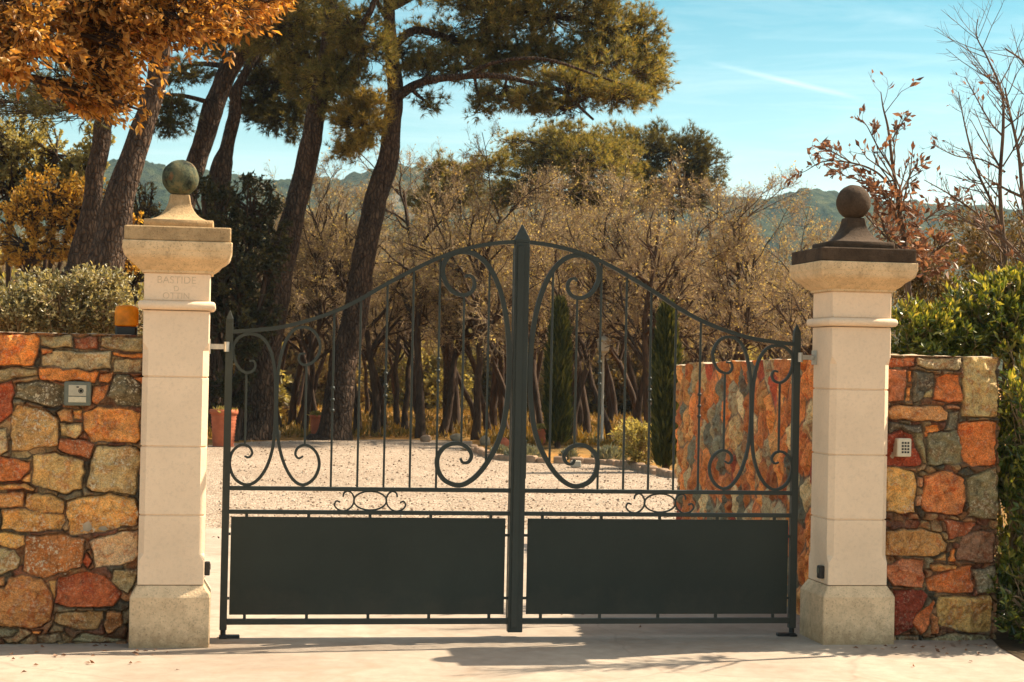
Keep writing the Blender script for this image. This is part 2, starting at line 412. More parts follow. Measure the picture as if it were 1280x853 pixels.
class MB:
    def __init__(s):
        s.V = []; s.Q = []; s.T = []; s.n = 0; s.QM = []; s.TM = []

    def add(s, V, Q=None, T=None, mi=0):
        V = np.asarray(V, float).reshape(-1, 3)
        if Q is not None and len(Q): s.Q.append(np.asarray(Q, int).reshape(-1, 4) + s.n); s.QM.append(np.full(len(s.Q[-1]), mi))
        if T is not None and len(T): s.T.append(np.asarray(T, int).reshape(-1, 3) + s.n); s.TM.append(np.full(len(s.T[-1]), mi))
        s.V.append(V); s.n += len(V); return s

    def box(s, lo, hi, bev=0.0):
        x0, y0, z0 = lo; x1, y1, z1 = hi
        if bev <= 0:
            V = [(x0, y0, z0), (x1, y0, z0), (x1, y1, z0), (x0, y1, z0), (x0, y0, z1), (x1, y0, z1), (x1, y1, z1), (x0, y1, z1)]
            return s.add(V, [(3, 2, 1, 0), (4, 5, 6, 7), (0, 1, 5, 4), (1, 2, 6, 5), (2, 3, 7, 6), (3, 0, 4, 7)])
        b = bev
        prof = [(-b, 0), (0, b), (0, z1 - z0 - b), (-b, z1 - z0)]
        cx, cyy = (x0 + x1) / 2, (y0 + y1) / 2
        return s.rect_loft([((x1 - x0) / 2 + o, (y1 - y0) / 2 + o, z0 + z) for o, z in prof], (cx, cyy, 0), b)

    def rect_loft(s, rows, c=(0, 0, 0), ch=0.004, rot=0.0, chs=None):
        V = []
        for i, (hx, hy, z) in enumerate(rows):
            h = ch if chs is None else chs[i]
            for (px, py) in ((hx, hy - h), (hx - h, hy), (-hx + h, hy), (-hx, hy - h), (-hx, -hy + h), (-hx + h, -hy), (hx - h, -hy), (hx, -hy + h)):
                V.append((c[0] + px * math.cos(rot) - py * math.sin(rot), c[1] + px * math.sin(rot) + py * math.cos(rot), c[2] + z))
        n = len(rows); Q = []
        for i in range(n - 1):
            for j in range(8):
                k = (j + 1) % 8; Q.append((i * 8 + j, i * 8 + k, i * 8 + 8 + k, i * 8 + 8 + j))
        for base, flip in ((0, True), ((n - 1) * 8, False)):
            for q in ((0, 1, 2, 3), (0, 3, 4, 7), (4, 5, 6, 7)):
                q = [base + a for a in q]; Q.append(tuple(reversed(q)) if flip else tuple(q))
        return s.add(V, Q)

    def lathe(s, rows, c=(0, 0, 0), seg=32):
        V = []; Q = []
        for r, z in rows:
            for j in range(seg):
                a = 2 * math.pi * j / seg; V.append((c[0] + r * math.cos(a), c[1] + r * math.sin(a), c[2] + z))
        for i in range(len(rows) - 1):
            for j in range(seg):
                k = (j + 1) % seg; Q.append((i * seg + j, i * seg + k, (i + 1) * seg + k, (i + 1) * seg + j))
        return s.add(V, Q)

    def tubes(s, P, R, sides=4, mi=0, cap=False):
        P = np.asarray(P, float); R = np.asarray(R, float)
        if P.ndim == 2: P = P[None]; R = R[None]
        n, k, _ = P.shape
        T = np.gradient(P, axis=1); T /= np.linalg.norm(T, axis=2, keepdims=True) + 1e-9
        mean = P[:, -1] - P[:, 0]; mean /= np.linalg.norm(mean, axis=1, keepdims=True) + 1e-9
        ref = np.where(np.abs(mean[:, 2:3]) > 0.8, np.array([[1.0, 0.13, 0]]), np.array([[0, 0.13, 1.0]]))[:, None, :]
        A = np.cross(T, np.broadcast_to(ref, T.shape)); A /= np.linalg.norm(A, axis=2, keepdims=True) + 1e-9
        B = np.cross(T, A)
        ang = np.arange(sides) / sides * 2 * np.pi
        V = P[:, :, None, :] + R[:, :, None, None] * (A[:, :, None, :] * np.cos(ang)[None, None, :, None] + B[:, :, None, :] * np.sin(ang)[None, None, :, None])
        idx = np.arange(n * k * sides).reshape(n, k, sides); nx = np.roll(idx, -1, axis=2)
        Q = np.stack([idx[:, :-1], nx[:, :-1], nx[:, 1:], idx[:, 1:]], -1).reshape(-1, 4)
        s.add(V.reshape(-1, 3), Q, mi=mi)
        return s

    def leaves(s, pos, d, L, W, rng, fold=0.2, mi=0):
        n = len(pos)
        if n == 0: return s
        L = np.broadcast_to(np.asarray(L, float), (n,))[:, None]; W = np.broadcast_to(np.asarray(W, float), (n,))[:, None]
        d = d / (np.linalg.norm(d, axis=1, keepdims=True) + 1e-9)
        sd = np.cross(d, rng.normal(size=(n, 3))); sd /= np.linalg.norm(sd, axis=1, keepdims=True) + 1e-9
        nm = np.cross(sd, d)
        V = np.stack([pos, pos + 0.55 * L * d + 0.5 * W * sd + fold * W * nm, pos + L * d, pos + 0.45 * L * d - 0.5 * W * sd + fold * W * nm], 1)
        I = np.arange(4 * n).reshape(n, 4)
        return s.add(V.reshape(-1, 3), I, mi=mi)

    def needles(s, pos, d, L, W, rng, per=8, spread=0.8, mi=0):
        n = len(pos); pos = np.repeat(pos, per, 0); d = np.repeat(d, per, 0)
        d = d / (np.linalg.norm(d, axis=1, keepdims=True) + 1e-9) + rng.normal(size=(n * per, 3)) * spread
        d /= np.linalg.norm(d, axis=1, keepdims=True) + 1e-9
        sd = np.cross(d, rng.normal(size=d.shape)); sd /= np.linalg.norm(sd, axis=1, keepdims=True) + 1e-9
        LL = L * rng.uniform(0.6, 1.2, (n * per, 1))
        V = np.stack([pos + sd * W * .5, pos - sd * W * .5, pos + d * LL], 1)
        return s.add(V.reshape(-1, 3), None, np.arange(3 * n * per).reshape(-1, 3), mi)

    def mesh(s, name, mats, smooth=False, org=(0, 0, 0), attr=None):
        V = np.concatenate(s.V) - np.asarray(org); me = bpy.data.meshes.new(name)
        Q = np.concatenate(s.Q) if s.Q else np.zeros((0, 4), int); T = np.concatenate(s.T) if s.T else np.zeros((0, 3), int)
        me.vertices.add(len(V)); me.vertices.foreach_set('co', V.astype(np.float32).ravel())
        nl = Q.size + T.size; me.loops.add(nl)
        me.loops.foreach_set('vertex_index', np.concatenate([Q.ravel(), T.ravel()]).astype(np.int32))
        me.polygons.add(len(Q) + len(T))
        st = np.concatenate([np.arange(len(Q)) * 4, Q.size + np.arange(len(T)) * 3]).astype(np.int32)
        me.polygons.foreach_set('loop_start', st)
        mi = np.concatenate([*(s.QM or [np.zeros(0)]), *(s.TM or [np.zeros(0)])]).astype(np.int32)
        for m in (mats if isinstance(mats, (list, tuple)) else [mats]): me.materials.append(m)
        me.polygons.foreach_set('material_index', mi)
        me.polygons.foreach_set('use_smooth', np.full(len(Q) + len(T), bool(smooth)))
        me.update(calc_edges=True)
        if attr is not None:
            ca = me.color_attributes.new('stone', 'FLOAT_COLOR', 'POINT')
            ca.data.foreach_set('color', np.asarray(attr, np.float32).ravel())
        return me


def tag(o, label=None, cat=None, group=None, kind=None):
    if label: o['label'] = label
    if cat: o['category'] = cat
    if group: o['group'] = group
    if kind: o['kind'] = kind
    return o


def empty(name, loc, label, cat, group=None):
    o = bpy.data.objects.new(name, None); COL.objects.link(o); o.location = tuple(float(x) for x in loc)
    o.empty_display_size = 0.1
    ORG[o.name] = np.array(loc, float); return tag(o, label, cat, group)


def put(name, mb, mats, parent=None, smooth=False, attr=None, loc=None):
    org = ORG[parent.name] if parent is not None else (np.zeros(3) if loc is None else np.array(loc, float))
    o = bpy.data.objects.new(name, mb.mesh(name, mats, smooth, org, attr)); COL.objects.link(o)
    if parent is not None: o.parent = parent
    elif loc is not None: o.location = tuple(float(x) for x in loc)
    ORG[o.name] = org
    return o


def auto_smooth(o, deg=35):
    me = o.data
    try:
        me.set_sharp_from_angle(angle=math.radians(deg)); me.polygons.foreach_set('use_smooth', np.ones(len(me.polygons), bool))
    except Exception:
        pass
    return o


def copy_tree(o, parent=None):
    c = o.copy(); COL.objects.link(c); c.parent = parent
    for ch in list(o.children): copy_tree(ch, c)
    return c


def catmull(pts, n=8):
    P = np.asarray(pts, float); P = np.vstack([2 * P[0] - P[1], P, 2 * P[-1] - P[-2]]); out = []
    for i in range(1, len(P) - 2):
        for t in np.linspace(0, 1, n, endpoint=False):
            out.append(0.5 * ((2 * P[i]) + (-P[i - 1] + P[i + 1]) * t + (2 * P[i - 1] - 5 * P[i] + 4 * P[i + 1] - P[i + 2]) * t * t + (-P[i - 1] + 3 * P[i] - 3 * P[i + 1] + P[i + 2]) * t ** 3))
    out.append(P[-2]); return np.array(out)


def vnoise(P, seed=0):
    P = np.asarray(P, float); I = np.floor(P).astype(np.int64); F = P - I; F = F * F * (3 - 2 * F)
    dim = P.shape[1]; out = 0

    def h(J):
        x = J[:, 0] * 374761393 + J[:, 1] * 668265263 + (J[:, 2] * 2147483647 if dim > 2 else 0) + seed * 974634777
        x = (x ^ (x >> 13)) * 1274126177; x = x ^ (x >> 16)
        return (x & 0xffff) / 65535.0
    for c in range(2 ** dim):
        off = np.array([(c >> k) & 1 for k in range(dim)])
        wgt = np.prod(np.where(off, F, 1 - F), axis=1); out = out + wgt * h(I + off)
    return out


def fbm(P, oct=4, seed=0):
    a, s, out, tot = 1.0, 1.0, 0, 0
    for i in range(oct):
        out = out + a * vnoise(np.asarray(P) * s + i * 17.3, seed + i); tot += a; a *= .5; s *= 2.03
    return out / tot


def norm(v):
    return v / (np.linalg.norm(v, axis=-1, keepdims=True) + 1e-9)


def sample_paths(P, idx, t):
    k = P.shape[1]; f = np.clip(t, 0, 0.9999) * (k - 1); i = f.astype(int); u = (f - i)[:, None]
    a = P[idx, i]; b = P[idx, i + 1]; return a * (1 - u) + b * u, norm(b - a)


def spawn(P, R, m, t0, t1, ang, lr, k, wob, up, rr, rng, rmin=0.003, lmin=0.0):
    n = len(P); idx = np.repeat(np.arange(n), m); t = rng.uniform(t0, t1, n * m)
    pos, T = sample_paths(P, idx, t)
    plen = np.linalg.norm(np.diff(P, axis=1), axis=2).sum(1)[idx]
    rp = (R[idx, 0] * (1 - t) + R[idx, -1] * t)
    pr = rng.normal(size=(n * m, 3)); pr = norm(pr - (pr * T).sum(1, keepdims=True) * T)
    a = rng.uniform(ang[0], ang[1], (n * m, 1)); d = np.cos(a) * T + np.sin(a) * pr
    L = np.maximum(lmin, plen * lr * rng.uniform(.55, 1.15, n * m) * (1.2 - .6 * t))
    C = np.zeros((n * m, k, 3)); C[:, 0] = pos
    for j in range(1, k):
        d = norm(d + wob * rng.normal(size=d.shape) + np.array([0, 0, up])); C[:, j] = C[:, j - 1] + d * (L / (k - 1))[:, None]
    r0 = np.maximum(rmin, np.minimum(rp * rr, rp * .9)); CRd = r0[:, None] * np.linspace(1, .4, k)[None]
    return C, np.maximum(CRd, rmin * .6)


# ------------------------------------------------------------------ the setting
def sheet(name, pts, z, mat, nu=1):
    me = bpy.data.meshes.new(name); me.from_pydata([(float(p[0]), float(p[1]), z) for p in pts], [], [list(range(len(pts)))]); me.update()
    me.materials.append(mat); o = bpy.data.objects.new(name, me); COL.objects.link(o); return tag(o, kind='structure')


sheet('ground', [(-2600, -2600), (2600, -2600), (2600, 2600), (-2600, 2600)], -0.012, M['litter'])
kerb_px = [(592, 563), (612, 572), (650, 577), (700, 579), (750, 580), (785, 584), (815, 592), (848, 598)]
kerb_w = [gnd(*q) for q in kerb_px]
court = [(-14, 7.3), (-14, 27.0)] + [tuple(gnd(x, y)[:2]) for x, y in ((262, 556), (330, 551), (420, 550), (500, 549), (590, 551))] + [tuple(q[:2]) for q in kerb_w] + [(6.4, 17.6), (2.62, 6.4), (2.5, 5.0), (2.4, 7.3)]
court = [(-14, 7.3), (-14, 27.0)] + [tuple(gnd(x, y)[:2]) for x, y in ((262, 556), (330, 551), (420, 550), (500, 549), (590, 551))] + [tuple(q[:2]) for q in kerb_w] + [(6.2, 16.5), (2.62, 6.6), (2.45, 5.2), (2.4, 7.3 - 2.0)]
sheet('gravel_court', court + [(2.3, 3.0), (-2.4, 3.0), (-2.4, 7.3)], -0.008, M['gravel'])
sheet('driveway', [(-9, -14), (9, -14), (3.2, -1.6), (2.95, -1.0), (2.95, -0.5), (3.3, -0.12), (3.3, 0.1), (2.25, 0.3), (2.4, 5.0), (2.45, 7.5), (1, 7.42), (-0.6, 7.36), (-2.4, 7.4), (-2.4, 0.3), (-9, 0.3)], 0.0, M['concrete'])

sheet('soil_bed', [(2.87, -1.0), (2.95, -1.6), (6.5, -6), (6.5, 2.5), (3.06, 2.5), (3.06, -.02), (2.95, -.40)], 0.004, M['soil'])

# far hills: wooded ridges
ridge_px = [(-900, 240), (-300, 225), (0, 206), (190, 200), (235, 210), (330, 222), (430, 216), (490, 202), (550, 208), (620, 222), (700, 236), (850, 246),
            (905, 241), (940, 245), (962, 243), (985, 235), (1010, 230), (1040, 232), (1066, 239), (1100, 244), (1150, 248), (1200, 252), (1280, 256), (1500, 250), (2200, 240)]
rd = np.array([ray(*q) for q in ridge_px]); raz = np.arctan2(rd[:, 0], rd[:, 1]); rel = rd[:, 2] / np.hypot(rd[:, 0], rd[:, 1])
az = np.radians(np.linspace(-28, 42, 760)); rr_ = np.linspace(260, 1150, 150)
AZ, RR = np.meshgrid(az, rr_, indexing='ij')
elv = np.interp(AZ, raz, rel)
top = 860.0
prof = np.clip((RR - 300) / (top - 300), 0, 1); prof = prof * prof * (3 - 2 * prof) * np.where(RR > top, 1 - 0.35 * (RR - top) / 290, 1)
X = CAM[0] + RR * np.sin(AZ); Yg = CAM[1] + RR * np.cos(AZ)
pp = np.stack([X.ravel(), Yg.ravel()], 1)
hz = (elv * RR + 0.0) * prof + (fbm(pp * 0.012, 3, 3).reshape(X.shape) - .5) * 26 * np.clip((RR - 300) / 200, 0, 1) * np.clip((top - RR) / 160 + .15, 0.1, 1)
hz += (fbm(pp * 0.16, 3, 9).reshape(X.shape) - .5) * 9.0 * np.clip((RR - 280) / 100, 0, 1) - 1.5
mb = MB(); idx = np.arange(X.size).reshape(X.shape)
mb.add(np.stack([X.ravel(), Yg.ravel(), hz.ravel()], 1), np.stack([idx[:-1, :-1], idx[:-1, 1:], idx[1:, 1:], idx[1:, :-1]], -1).reshape(-1, 4)[:, ::-1])
tag(put('hills', mb, M['hill'], smooth=True), kind='structure')

# the air
mb = MB().box((-2400, -2400, -1.2), (2400, 2400, 190))
hm = bpy.data.materials.new('haze_air'); hm.use_nodes = True; ht = NT(hm.node_tree)
ho = ht.n('ShaderNodeOutputMaterial'); hv = ht.n('ShaderNodeVolumePrincipled')
hv.inputs['Color'].default_value = (0.50, 0.78, 0.95, 1); hv.inputs['Density'].default_value = HAZE_DENSITY; hv.inputs['Anisotropy'].default_value = 0.2
ht.l(hv.outputs[0], ho.inputs['Volume'])
tag(put('haze', mb, hm), kind='stuff')


# ------------------------------------------------------------------ stone walls (height fields with traced stones)
def in_poly(U, Vv, poly):
    poly = np.asarray(poly); inside = np.zeros(len(U), bool); d = np.full(len(U), 1e9)
    for (x0, y0), (x1, y1) in zip(poly, np.roll(poly, -1, 0)):
        c = ((y0 > Vv) != (y1 > Vv)) & (U < (x1 - x0) * (Vv - y0) / (y1 - y0 + 1e-12) + x0); inside ^= c
        ex, ey = x1 - x0, y1 - y0; t = np.clip(((U - x0) * ex + (Vv - y0) * ey) / (ex * ex + ey * ey + 1e-12), 0, 1)
        d = np.minimum(d, np.hypot(U - x0 - t * ex, Vv - y0 - t * ey))
    return inside, d


def stone_wall(name, O, ux, nrm, Wd, H, step, polys, cols, seed, thick, label, fill_r, palette, relief=0.034, joint=0.008, topfn=None, fill_li=0.12, vz=1.25, jw=1.0):
    """polys: in (u, z) metres. The face is one displaced sheet joined to a solid core."""
    rng = np.random.default_rng(seed)
    O = np.array(O, float); ux = np.array([ux[0], ux[1], 0.]); ux /= np.linalg.norm(ux); nrm = np.array([nrm[0], nrm[1], 0.]); nrm /= np.linalg.norm(nrm)
    nu, nv = int(Wd / step) + 1, int(H / step) + 1
    u, v = np.meshgrid(np.linspace(0, Wd, nu), np.linspace(-0.03, H, nv), indexing='ij'); U, Vv = u.ravel(), v.ravel(); N = len(U)
    P2 = np.stack([U, Vv], 1)
    wx = U + (fbm(P2 * 14, 3, seed) - .5) * .030; wy = Vv + (fbm(P2 * 14, 3, seed + 50) - .5) * .030
    sid = np.full(N, -1); d = np.zeros(N); dout = np.full(N, 1e9)
    for i, pl in enumerate(polys):
        pl = np.asarray(pl); lo, hi = pl.min(0) - .12, pl.max(0) + .12
        m = np.where((wx > lo[0]) & (wx < hi[0]) & (wy > lo[1]) & (wy < hi[1]))[0]
        if not len(m): continue
        ins, dd = in_poly(wx[m], wy[m], pl)
        k = m[ins]; sid[k] = i; d[k] = dd[ins]
        dout[m] = np.minimum(dout[m], np.where(ins, 0, dd))
    seeds = []
    for _ in range(int(Wd * H / (fill_r ** 2) * 14)):
        q = np.array([rng.uniform(-.05, Wd + .05), rng.uniform(-.05, H + .05)])
        if seeds and np.min(np.hypot(*(np.array(seeds) - q).T * np.array([[1.0], [1.25]]))) < fill_r * rng.uniform(.75, 1.35): continue
        if any(in_poly(q[:1], q[1:], pl)[0][0] for pl in polys): continue
        seeds.append(q)
    seeds = np.array(seeds); ns = len(seeds); fcols = np.array([palette[rng.integers(len(palette))] for _ in range(ns)]) * rng.uniform(.5, 1.0, (ns, 1))
    if not len(polys): fcols = fcols * 1.35
    if len(polys): fcols = .75 * (.55 * fcols + .45 * fcols.mean(1, keepdims=True) * np.array([1.25, .95, .62]))
    free = np.where(sid < 0)[0]
    for ch in np.array_split(free, max(1, len(free) // 20000)):
        D = np.hypot((wx[ch, None] - seeds[None, :, 0]), (wy[ch, None] - seeds[None, :, 1]) * vz)
        o = np.argpartition(D, 1, axis=1)[:, :2]; a = np.take_along_axis(D, o, 1); a.sort(axis=1); best = D.argmin(1)
        sid[ch] = len(polys) + best; d[ch] = np.minimum((a[:, 1] - a[:, 0]) / 2, dout[ch]) / jw
    allc = np.vstack([np.array([c[:3] for c in cols]).reshape(-1, 3), fcols]) if len(cols) else fcols
    li = np.concatenate([np.array([c[3] if len(c) > 3 else .3 for c in cols]), rng.uniform(0, fill_li, ns)]) if len(cols) else rng.uniform(0, fill_li, ns)
    K = len(allc); amp = rng.uniform(.7, 1.25, K); tx, ty = rng.normal(0, .05, K), rng.normal(0, .05, K)
    cen = np.zeros((K, 2)); cnt = np.bincount(sid, minlength=K) + 1e-9
    cen[:, 0] = np.bincount(sid, U, K) / cnt; cen[:, 1] = np.bincount(sid, Vv, K) / cnt
    e = np.clip((d - .0008) / joint, 0, 1); e = e * e * (3 - 2 * e); e2 = np.clip(d / .09, 0, 1)
    tilt = tx[sid] * (U - cen[sid, 0]) + ty[sid] * (Vv - cen[sid, 1])
    ridg = np.abs(fbm(P2 * 5 + sid[:, None] * 1.7, 4, seed + 7) - .5)
    rough = (.10 - ridg) * .20 + (fbm(P2 * 34, 3, seed + 8) - .5) * .020
    h = e * (relief * amp[sid] * (.88 + .12 * np.sqrt(e2)) + np.clip(tilt, -.012, .012) + rough) + (1 - e) * (fbm(P2 * 25, 3, seed + 3) - .5) * .012
    mort = np.array([0.105, 0.074, 0.046]); mort = mort[None] * (.6 + .8 * fbm(P2 * 8, 3, seed + 4))[:, None]
    em = np.clip((d - .0008) / .004, 0, 1)[:, None]
    mo = 1 + .5 * (fbm(np.stack([U * 5 + sid * 3.1, Vv * 5], 1), 3, seed + 5) - .5)[:, None]
    C = mort * (1 - em) + allc[sid] * mo * em
    topz = (Vv if topfn is None else np.minimum(Vv, topfn(U)))
    # the bottom of the face runs below the ground
    Pw = O[None] + U[:, None] * ux + h[:, None] * nrm + np.stack([0 * U, 0 * U, topz], 1)
    mb = MB(); I = np.arange(N).reshape(nu, nv)
    Q = np.stack([I[:-1, :-1], I[1:, :-1], I[1:, 1:], I[:-1, 1:]], -1).reshape(-1, 4)
    if np.dot(np.cross(ux, [0, 0, 1]), nrm) < 0: Q = Q[:, ::-1]
    mb.add(Pw, Q); A = [np.column_stack([C, np.maximum(0, li[sid]) * em[:, 0]])]
    # core and rough mortar top
    rows = nu; tu = np.linspace(0, Wd, rows); cols_n = 7; tv = np.linspace(0, 1, cols_n)
    TU, TV = np.meshgrid(tu, tv, indexing='ij')
    hz_ = H if topfn is None else topfn(TU)
    jig = (fbm(np.stack([TU.ravel() * 9, TV.ravel() * 5], 1), 3, seed + 21) - .5).reshape(TU.shape) * .03 * np.where((TV > 0), 1, 0)
    front = h.reshape(nu, nv)[:, -1][:, None]
    Pt = O + TU[..., None] * ux + (front * (1 - TV) - thick * TV)[..., None] * nrm + np.stack([0 * TU, 0 * TU, hz_ + jig], -1)
    J = np.arange(TU.size).reshape(TU.shape); Qt = np.stack([J[:-1, :-1], J[1:, :-1], J[1:, 1:], J[:-1, 1:]], -1).reshape(-1, 4)
    if np.dot(np.cross(ux, [0, 0, 1]), nrm) < 0: Qt = Qt[:, ::-1]
    mb.add(Pt.reshape(-1, 3), Qt, mi=1); A.append(np.tile([[.4, .33, .22, 0]], (TU.size, 1)))
    H0 = (H if topfn is None else float(np.min(topfn(tu)))) - 0.02
    c = [O + ux * a - nrm * b + np.array([0, 0, z]) for z in (-.03, H0) for a, b in ((.001, .02), (Wd - .001, .02), (Wd - .001, thick - .002), (.001, thick - .002))]
    mb.add(c, [(0, 1, 5, 4), (1, 2, 6, 5), (2, 3, 7, 6), (3, 0, 4, 7), (4, 5, 6, 7)], mi=1); A.append(np.tile([[.3, .2, .12, .2]], (8, 1)))
    # end caps so the face never hangs free
    for col_i, a in ((0, 0.0), (nu - 1, Wd)):
        fr = Pw.reshape(nu, nv, 3)[col_i]; bk = O + ux * a - nrm * thick + np.stack([0 * fr[:, 0], 0 * fr[:, 0], fr[:, 2] - 0], -1)
        bk = bk.copy(); bk[:, 2] = fr[:, 2]
        VV = np.vstack([fr, bk]); n_ = len(fr); q = np.arange(n_ - 1)
        mb.add(VV, np.stack([q, q + 1, q + 1 + n_, q + n_], 1), mi=0)
        A.append(np.column_stack([np.tile(C.reshape(nu, nv, 3)[col_i], (2, 1)) * 1.0, np.full(2 * n_, .3)]))
    o = put(name, mb, [M['wall'], M['mortar']], smooth=False, attr=np.vstack(A), loc=O)
    me = o.data; sm = np.zeros(len(me.polygons), bool); sm[:len(Q)] = True; me.polygons.foreach_set('use_smooth', sm)
    return tag(o, label, 'wall')


def crop(ox, oy, s):
    return lambda pts: [(ox + x / s, oy + y / s) for x, y in pts]


cA, cB, cC = crop(0, 410, 6.562), crop(0, 530, 6.562), crop(0, 650, 5.168)
cD, cE, cF = crop(1095, 435, 6.825), crop(1095, 550, 6.5625), crop(1095, 670, 5.881)
OR, TAN, GRN, GRD, RED, BRN, YEL = (.54, .20, .048), (.47, .255, .08), (.26, .205, .105), (.115, .10, .062), (.30, .075, .028), (.37, .145, .043), (.47, .285, .095)
Lst = [
    (cA, [(-60, 50), (280, 50), (318, 90), (315, 170), (275, 305), (150, 318), (0, 300), (-60, 290)], (*OR, .1)),
    (cA, [(325, 75), (585, 65), (590, 160), (430, 165), (330, 150)], (*GRN, .3)),
    (cA, [(597, 75), (795, 75), (798, 170), (600, 165)], (.26, .10, .05, .1)),
    (cA, [(825, 70), (1175, 80), (1165, 190), (930, 185), (815, 150)], (*GRN, .35)),
    (cA, [(345, 225), (440, 180), (905, 190), (915, 335), (700, 345), (350, 315)], (.30, .25, .15, .75)),
    (cA, [(325, 170), (430, 172), (420, 205), (340, 222)], (*BRN, .1)),
    (cA, [(915, 210), (1170, 200), (1165, 240), (930, 240)], (*OR, .2)),
    (cA, [(940, 260), (1165, 250), (1160, 375), (930, 370)], (.33, .28, .17, .3)),
    (cA, [(320, 330), (700, 348), (810, 355), (775, 440), (330, 440)], (*OR, .15)),
    (cA, [(0, 330), (310, 335), (315, 400), (120, 420), (0, 440), (-60, 440), (-60, 330)], (*GRN, .3)),
    (cA, [(-60, 470), (100, 430), (115, 560), (90, 700), (0, 780), (-60, 780)], (*RED, .1)),
    (cA, [(130, 450), (330, 440), (530, 480), (525, 640), (380, 650), (190, 600), (120, 560)], (*GRD, .8)),
    (cA, [(750, 470), (880, 470), (870, 580), (800, 630), (745, 600)], (.42, .17, .06, .3)),
    (cA, [(815, 370), (940, 365), (930, 430), (880, 460), (800, 440)], (*BRN, .2)),
    (cA, [(900, 480), (960, 390), (1060, 390), (1165, 480), (1165, 640), (960, 640), (885, 560)], (*GRD, .8)),
    (cA, [(1070, 410), (1170, 415), (1165, 475)], (*OR, .1)),
    (cA, [(690, 700), (800, 645), (1140, 690), (1155, 900), (1120, 947), (740, 940), (680, 830)], (.50, .24, .075, .2)),
    (cA, [(450, 685), (595, 665), (590, 770), (490, 770)], (.42, .22, .08, .2)),
    (cA, [(605, 665), (690, 670), (670, 745), (605, 745)], (*TAN, .2)),
    (cA, [(90, 700), (140, 630), (380, 680), (470, 740), (480, 960), (200, 1000), (90, 990), (75, 850)], (.40, .25, .10, 1.0)),
    (cA, [(490, 785), (670, 775), (660, 880), (620, 910), (500, 890)], (.38, .29, .14, .3)),
    (cA, [(-60, 830), (45, 820), (60, 1000), (0, 1045), (-60, 1050)], (.36, .29, .16, .3)),
    (cB, [(490, 125), (640, 125), (785, 165), (745, 295), (590, 260), (465, 200)], (.26, .09, .035, .3)),
    (cB, [(85, 220), (230, 215), (260, 250), (240, 290), (90, 275)], (.36, .29, .16, .2)),
    (cB, [(-60, 270), (130, 285), (250, 320), (245, 380), (170, 470), (0, 480), (-60, 480)], (.44, .15, .045, .2)),
    (cB, [(270, 260), (450, 235), (690, 315), (665, 540), (540, 575), (260, 500)], (.42, .29, .12, .4)),
    (cB, [(800, 190), (1100, 190), (1155, 240), (1150, 330), (1105, 585), (960, 560), (740, 550), (695, 520), (735, 370)], (.34, .26, .13, .8)),
    (cB, [(170, 470), (250, 400), (250, 495), (175, 490)], (*YEL, .2)),
    (cB, [(0, 500), (200, 500), (290, 530), (270, 550), (0, 540), (-60, 530), (-60, 500)], (*TAN, .3)),
    (cB, [(-60, 560), (185, 555), (190, 690), (-60, 695)], (.38, .19, .065, .5)),
    (cB, [(205, 565), (400, 580), (530, 620), (530, 735), (330, 725), (205, 690)], (.40, .24, .085, .4)),
    (cB, [(555, 630), (720, 600), (900, 570), (1110, 610), (1140, 740), (1130, 826), (762, 902), (571, 902), (545, 780)], (.46, .27, .095, .7)),
    (cB, [(15, 710), (200, 705), (530, 745), (522, 815), (482, 882), (13, 876)], (.42, .24, .08, .7)),
    (cC, [(0, 85), (160, 95), (160, 165), (110, 190), (0, 170), (-50, 170), (-50, 85)], (*YEL, .4)),
    (cC, [(-50, 182), (95, 190), (130, 250), (115, 320), (20, 360), (-50, 360)], (.33, .27, .14, .5)),
    (cC, [(170, 100), (300, 105), (420, 95), (545, 120), (520, 310), (330, 365), (280, 375), (145, 340)], (.32, .135, .045, .75)),
    (cC, [(575, 140), (640, 110), (890, 65), (895, 230), (860, 270), (700, 310), (620, 315)], (.50, .37, .23, .5)),
    (cC, [(550, 200), (595, 280), (560, 325), (525, 270)], (*RED, .1)),
    (cC, [(-50, 445), (20, 440), (50, 380), (140, 365), (270, 380), (310, 450), (345, 560), (325, 650), (260, 690), (160, 700), (0, 680), (-50, 680)], (.36, .17, .06, .2)),
    (cC, [(375, 385), (560, 340), (680, 365), (740, 430), (780, 490), (740, 560), (560, 565), (450, 570), (350, 540)], (.30, .085, .032, .1)),
    (cC, [(740, 330), (885, 320), (880, 400), (830, 480), (770, 460), (720, 400)], (.25, .20, .11, .5)),
    (cC, [(310, 395), (360, 395), (345, 530), (320, 470)], (*YEL, .2)),
    (cC, [(370, 600), (660, 590), (660, 640), (640, 720), (540, 730), (345, 660)], (.29, .18, .08, .4)),
    (cC, [(690, 590), (790, 590), (800, 700), (700, 735), (665, 680)], (.31, .15, .06, .3)),
    (cC, [(0, 690), (120, 715), (70, 760), (0, 760), (-50, 750), (-50, 690)], (.20, .18, .12, .3)),
    (cC, [(190, 712), (270, 710), (250, 738), (195, 735)], (*OR, .1)),
    (cC, [(235, 742), (390, 730), (400, 790), (240, 795)], (.22, .16, .10, .2)),
    (cC, [(500, 742), (700, 762), (800, 790), (640, 800), (450, 790)], (.22, .20, .13, .3)),
    (cC, [(-50, 375), (30, 375), (20, 430), (-50, 440)], (.40, .20, .07, .2)),
]
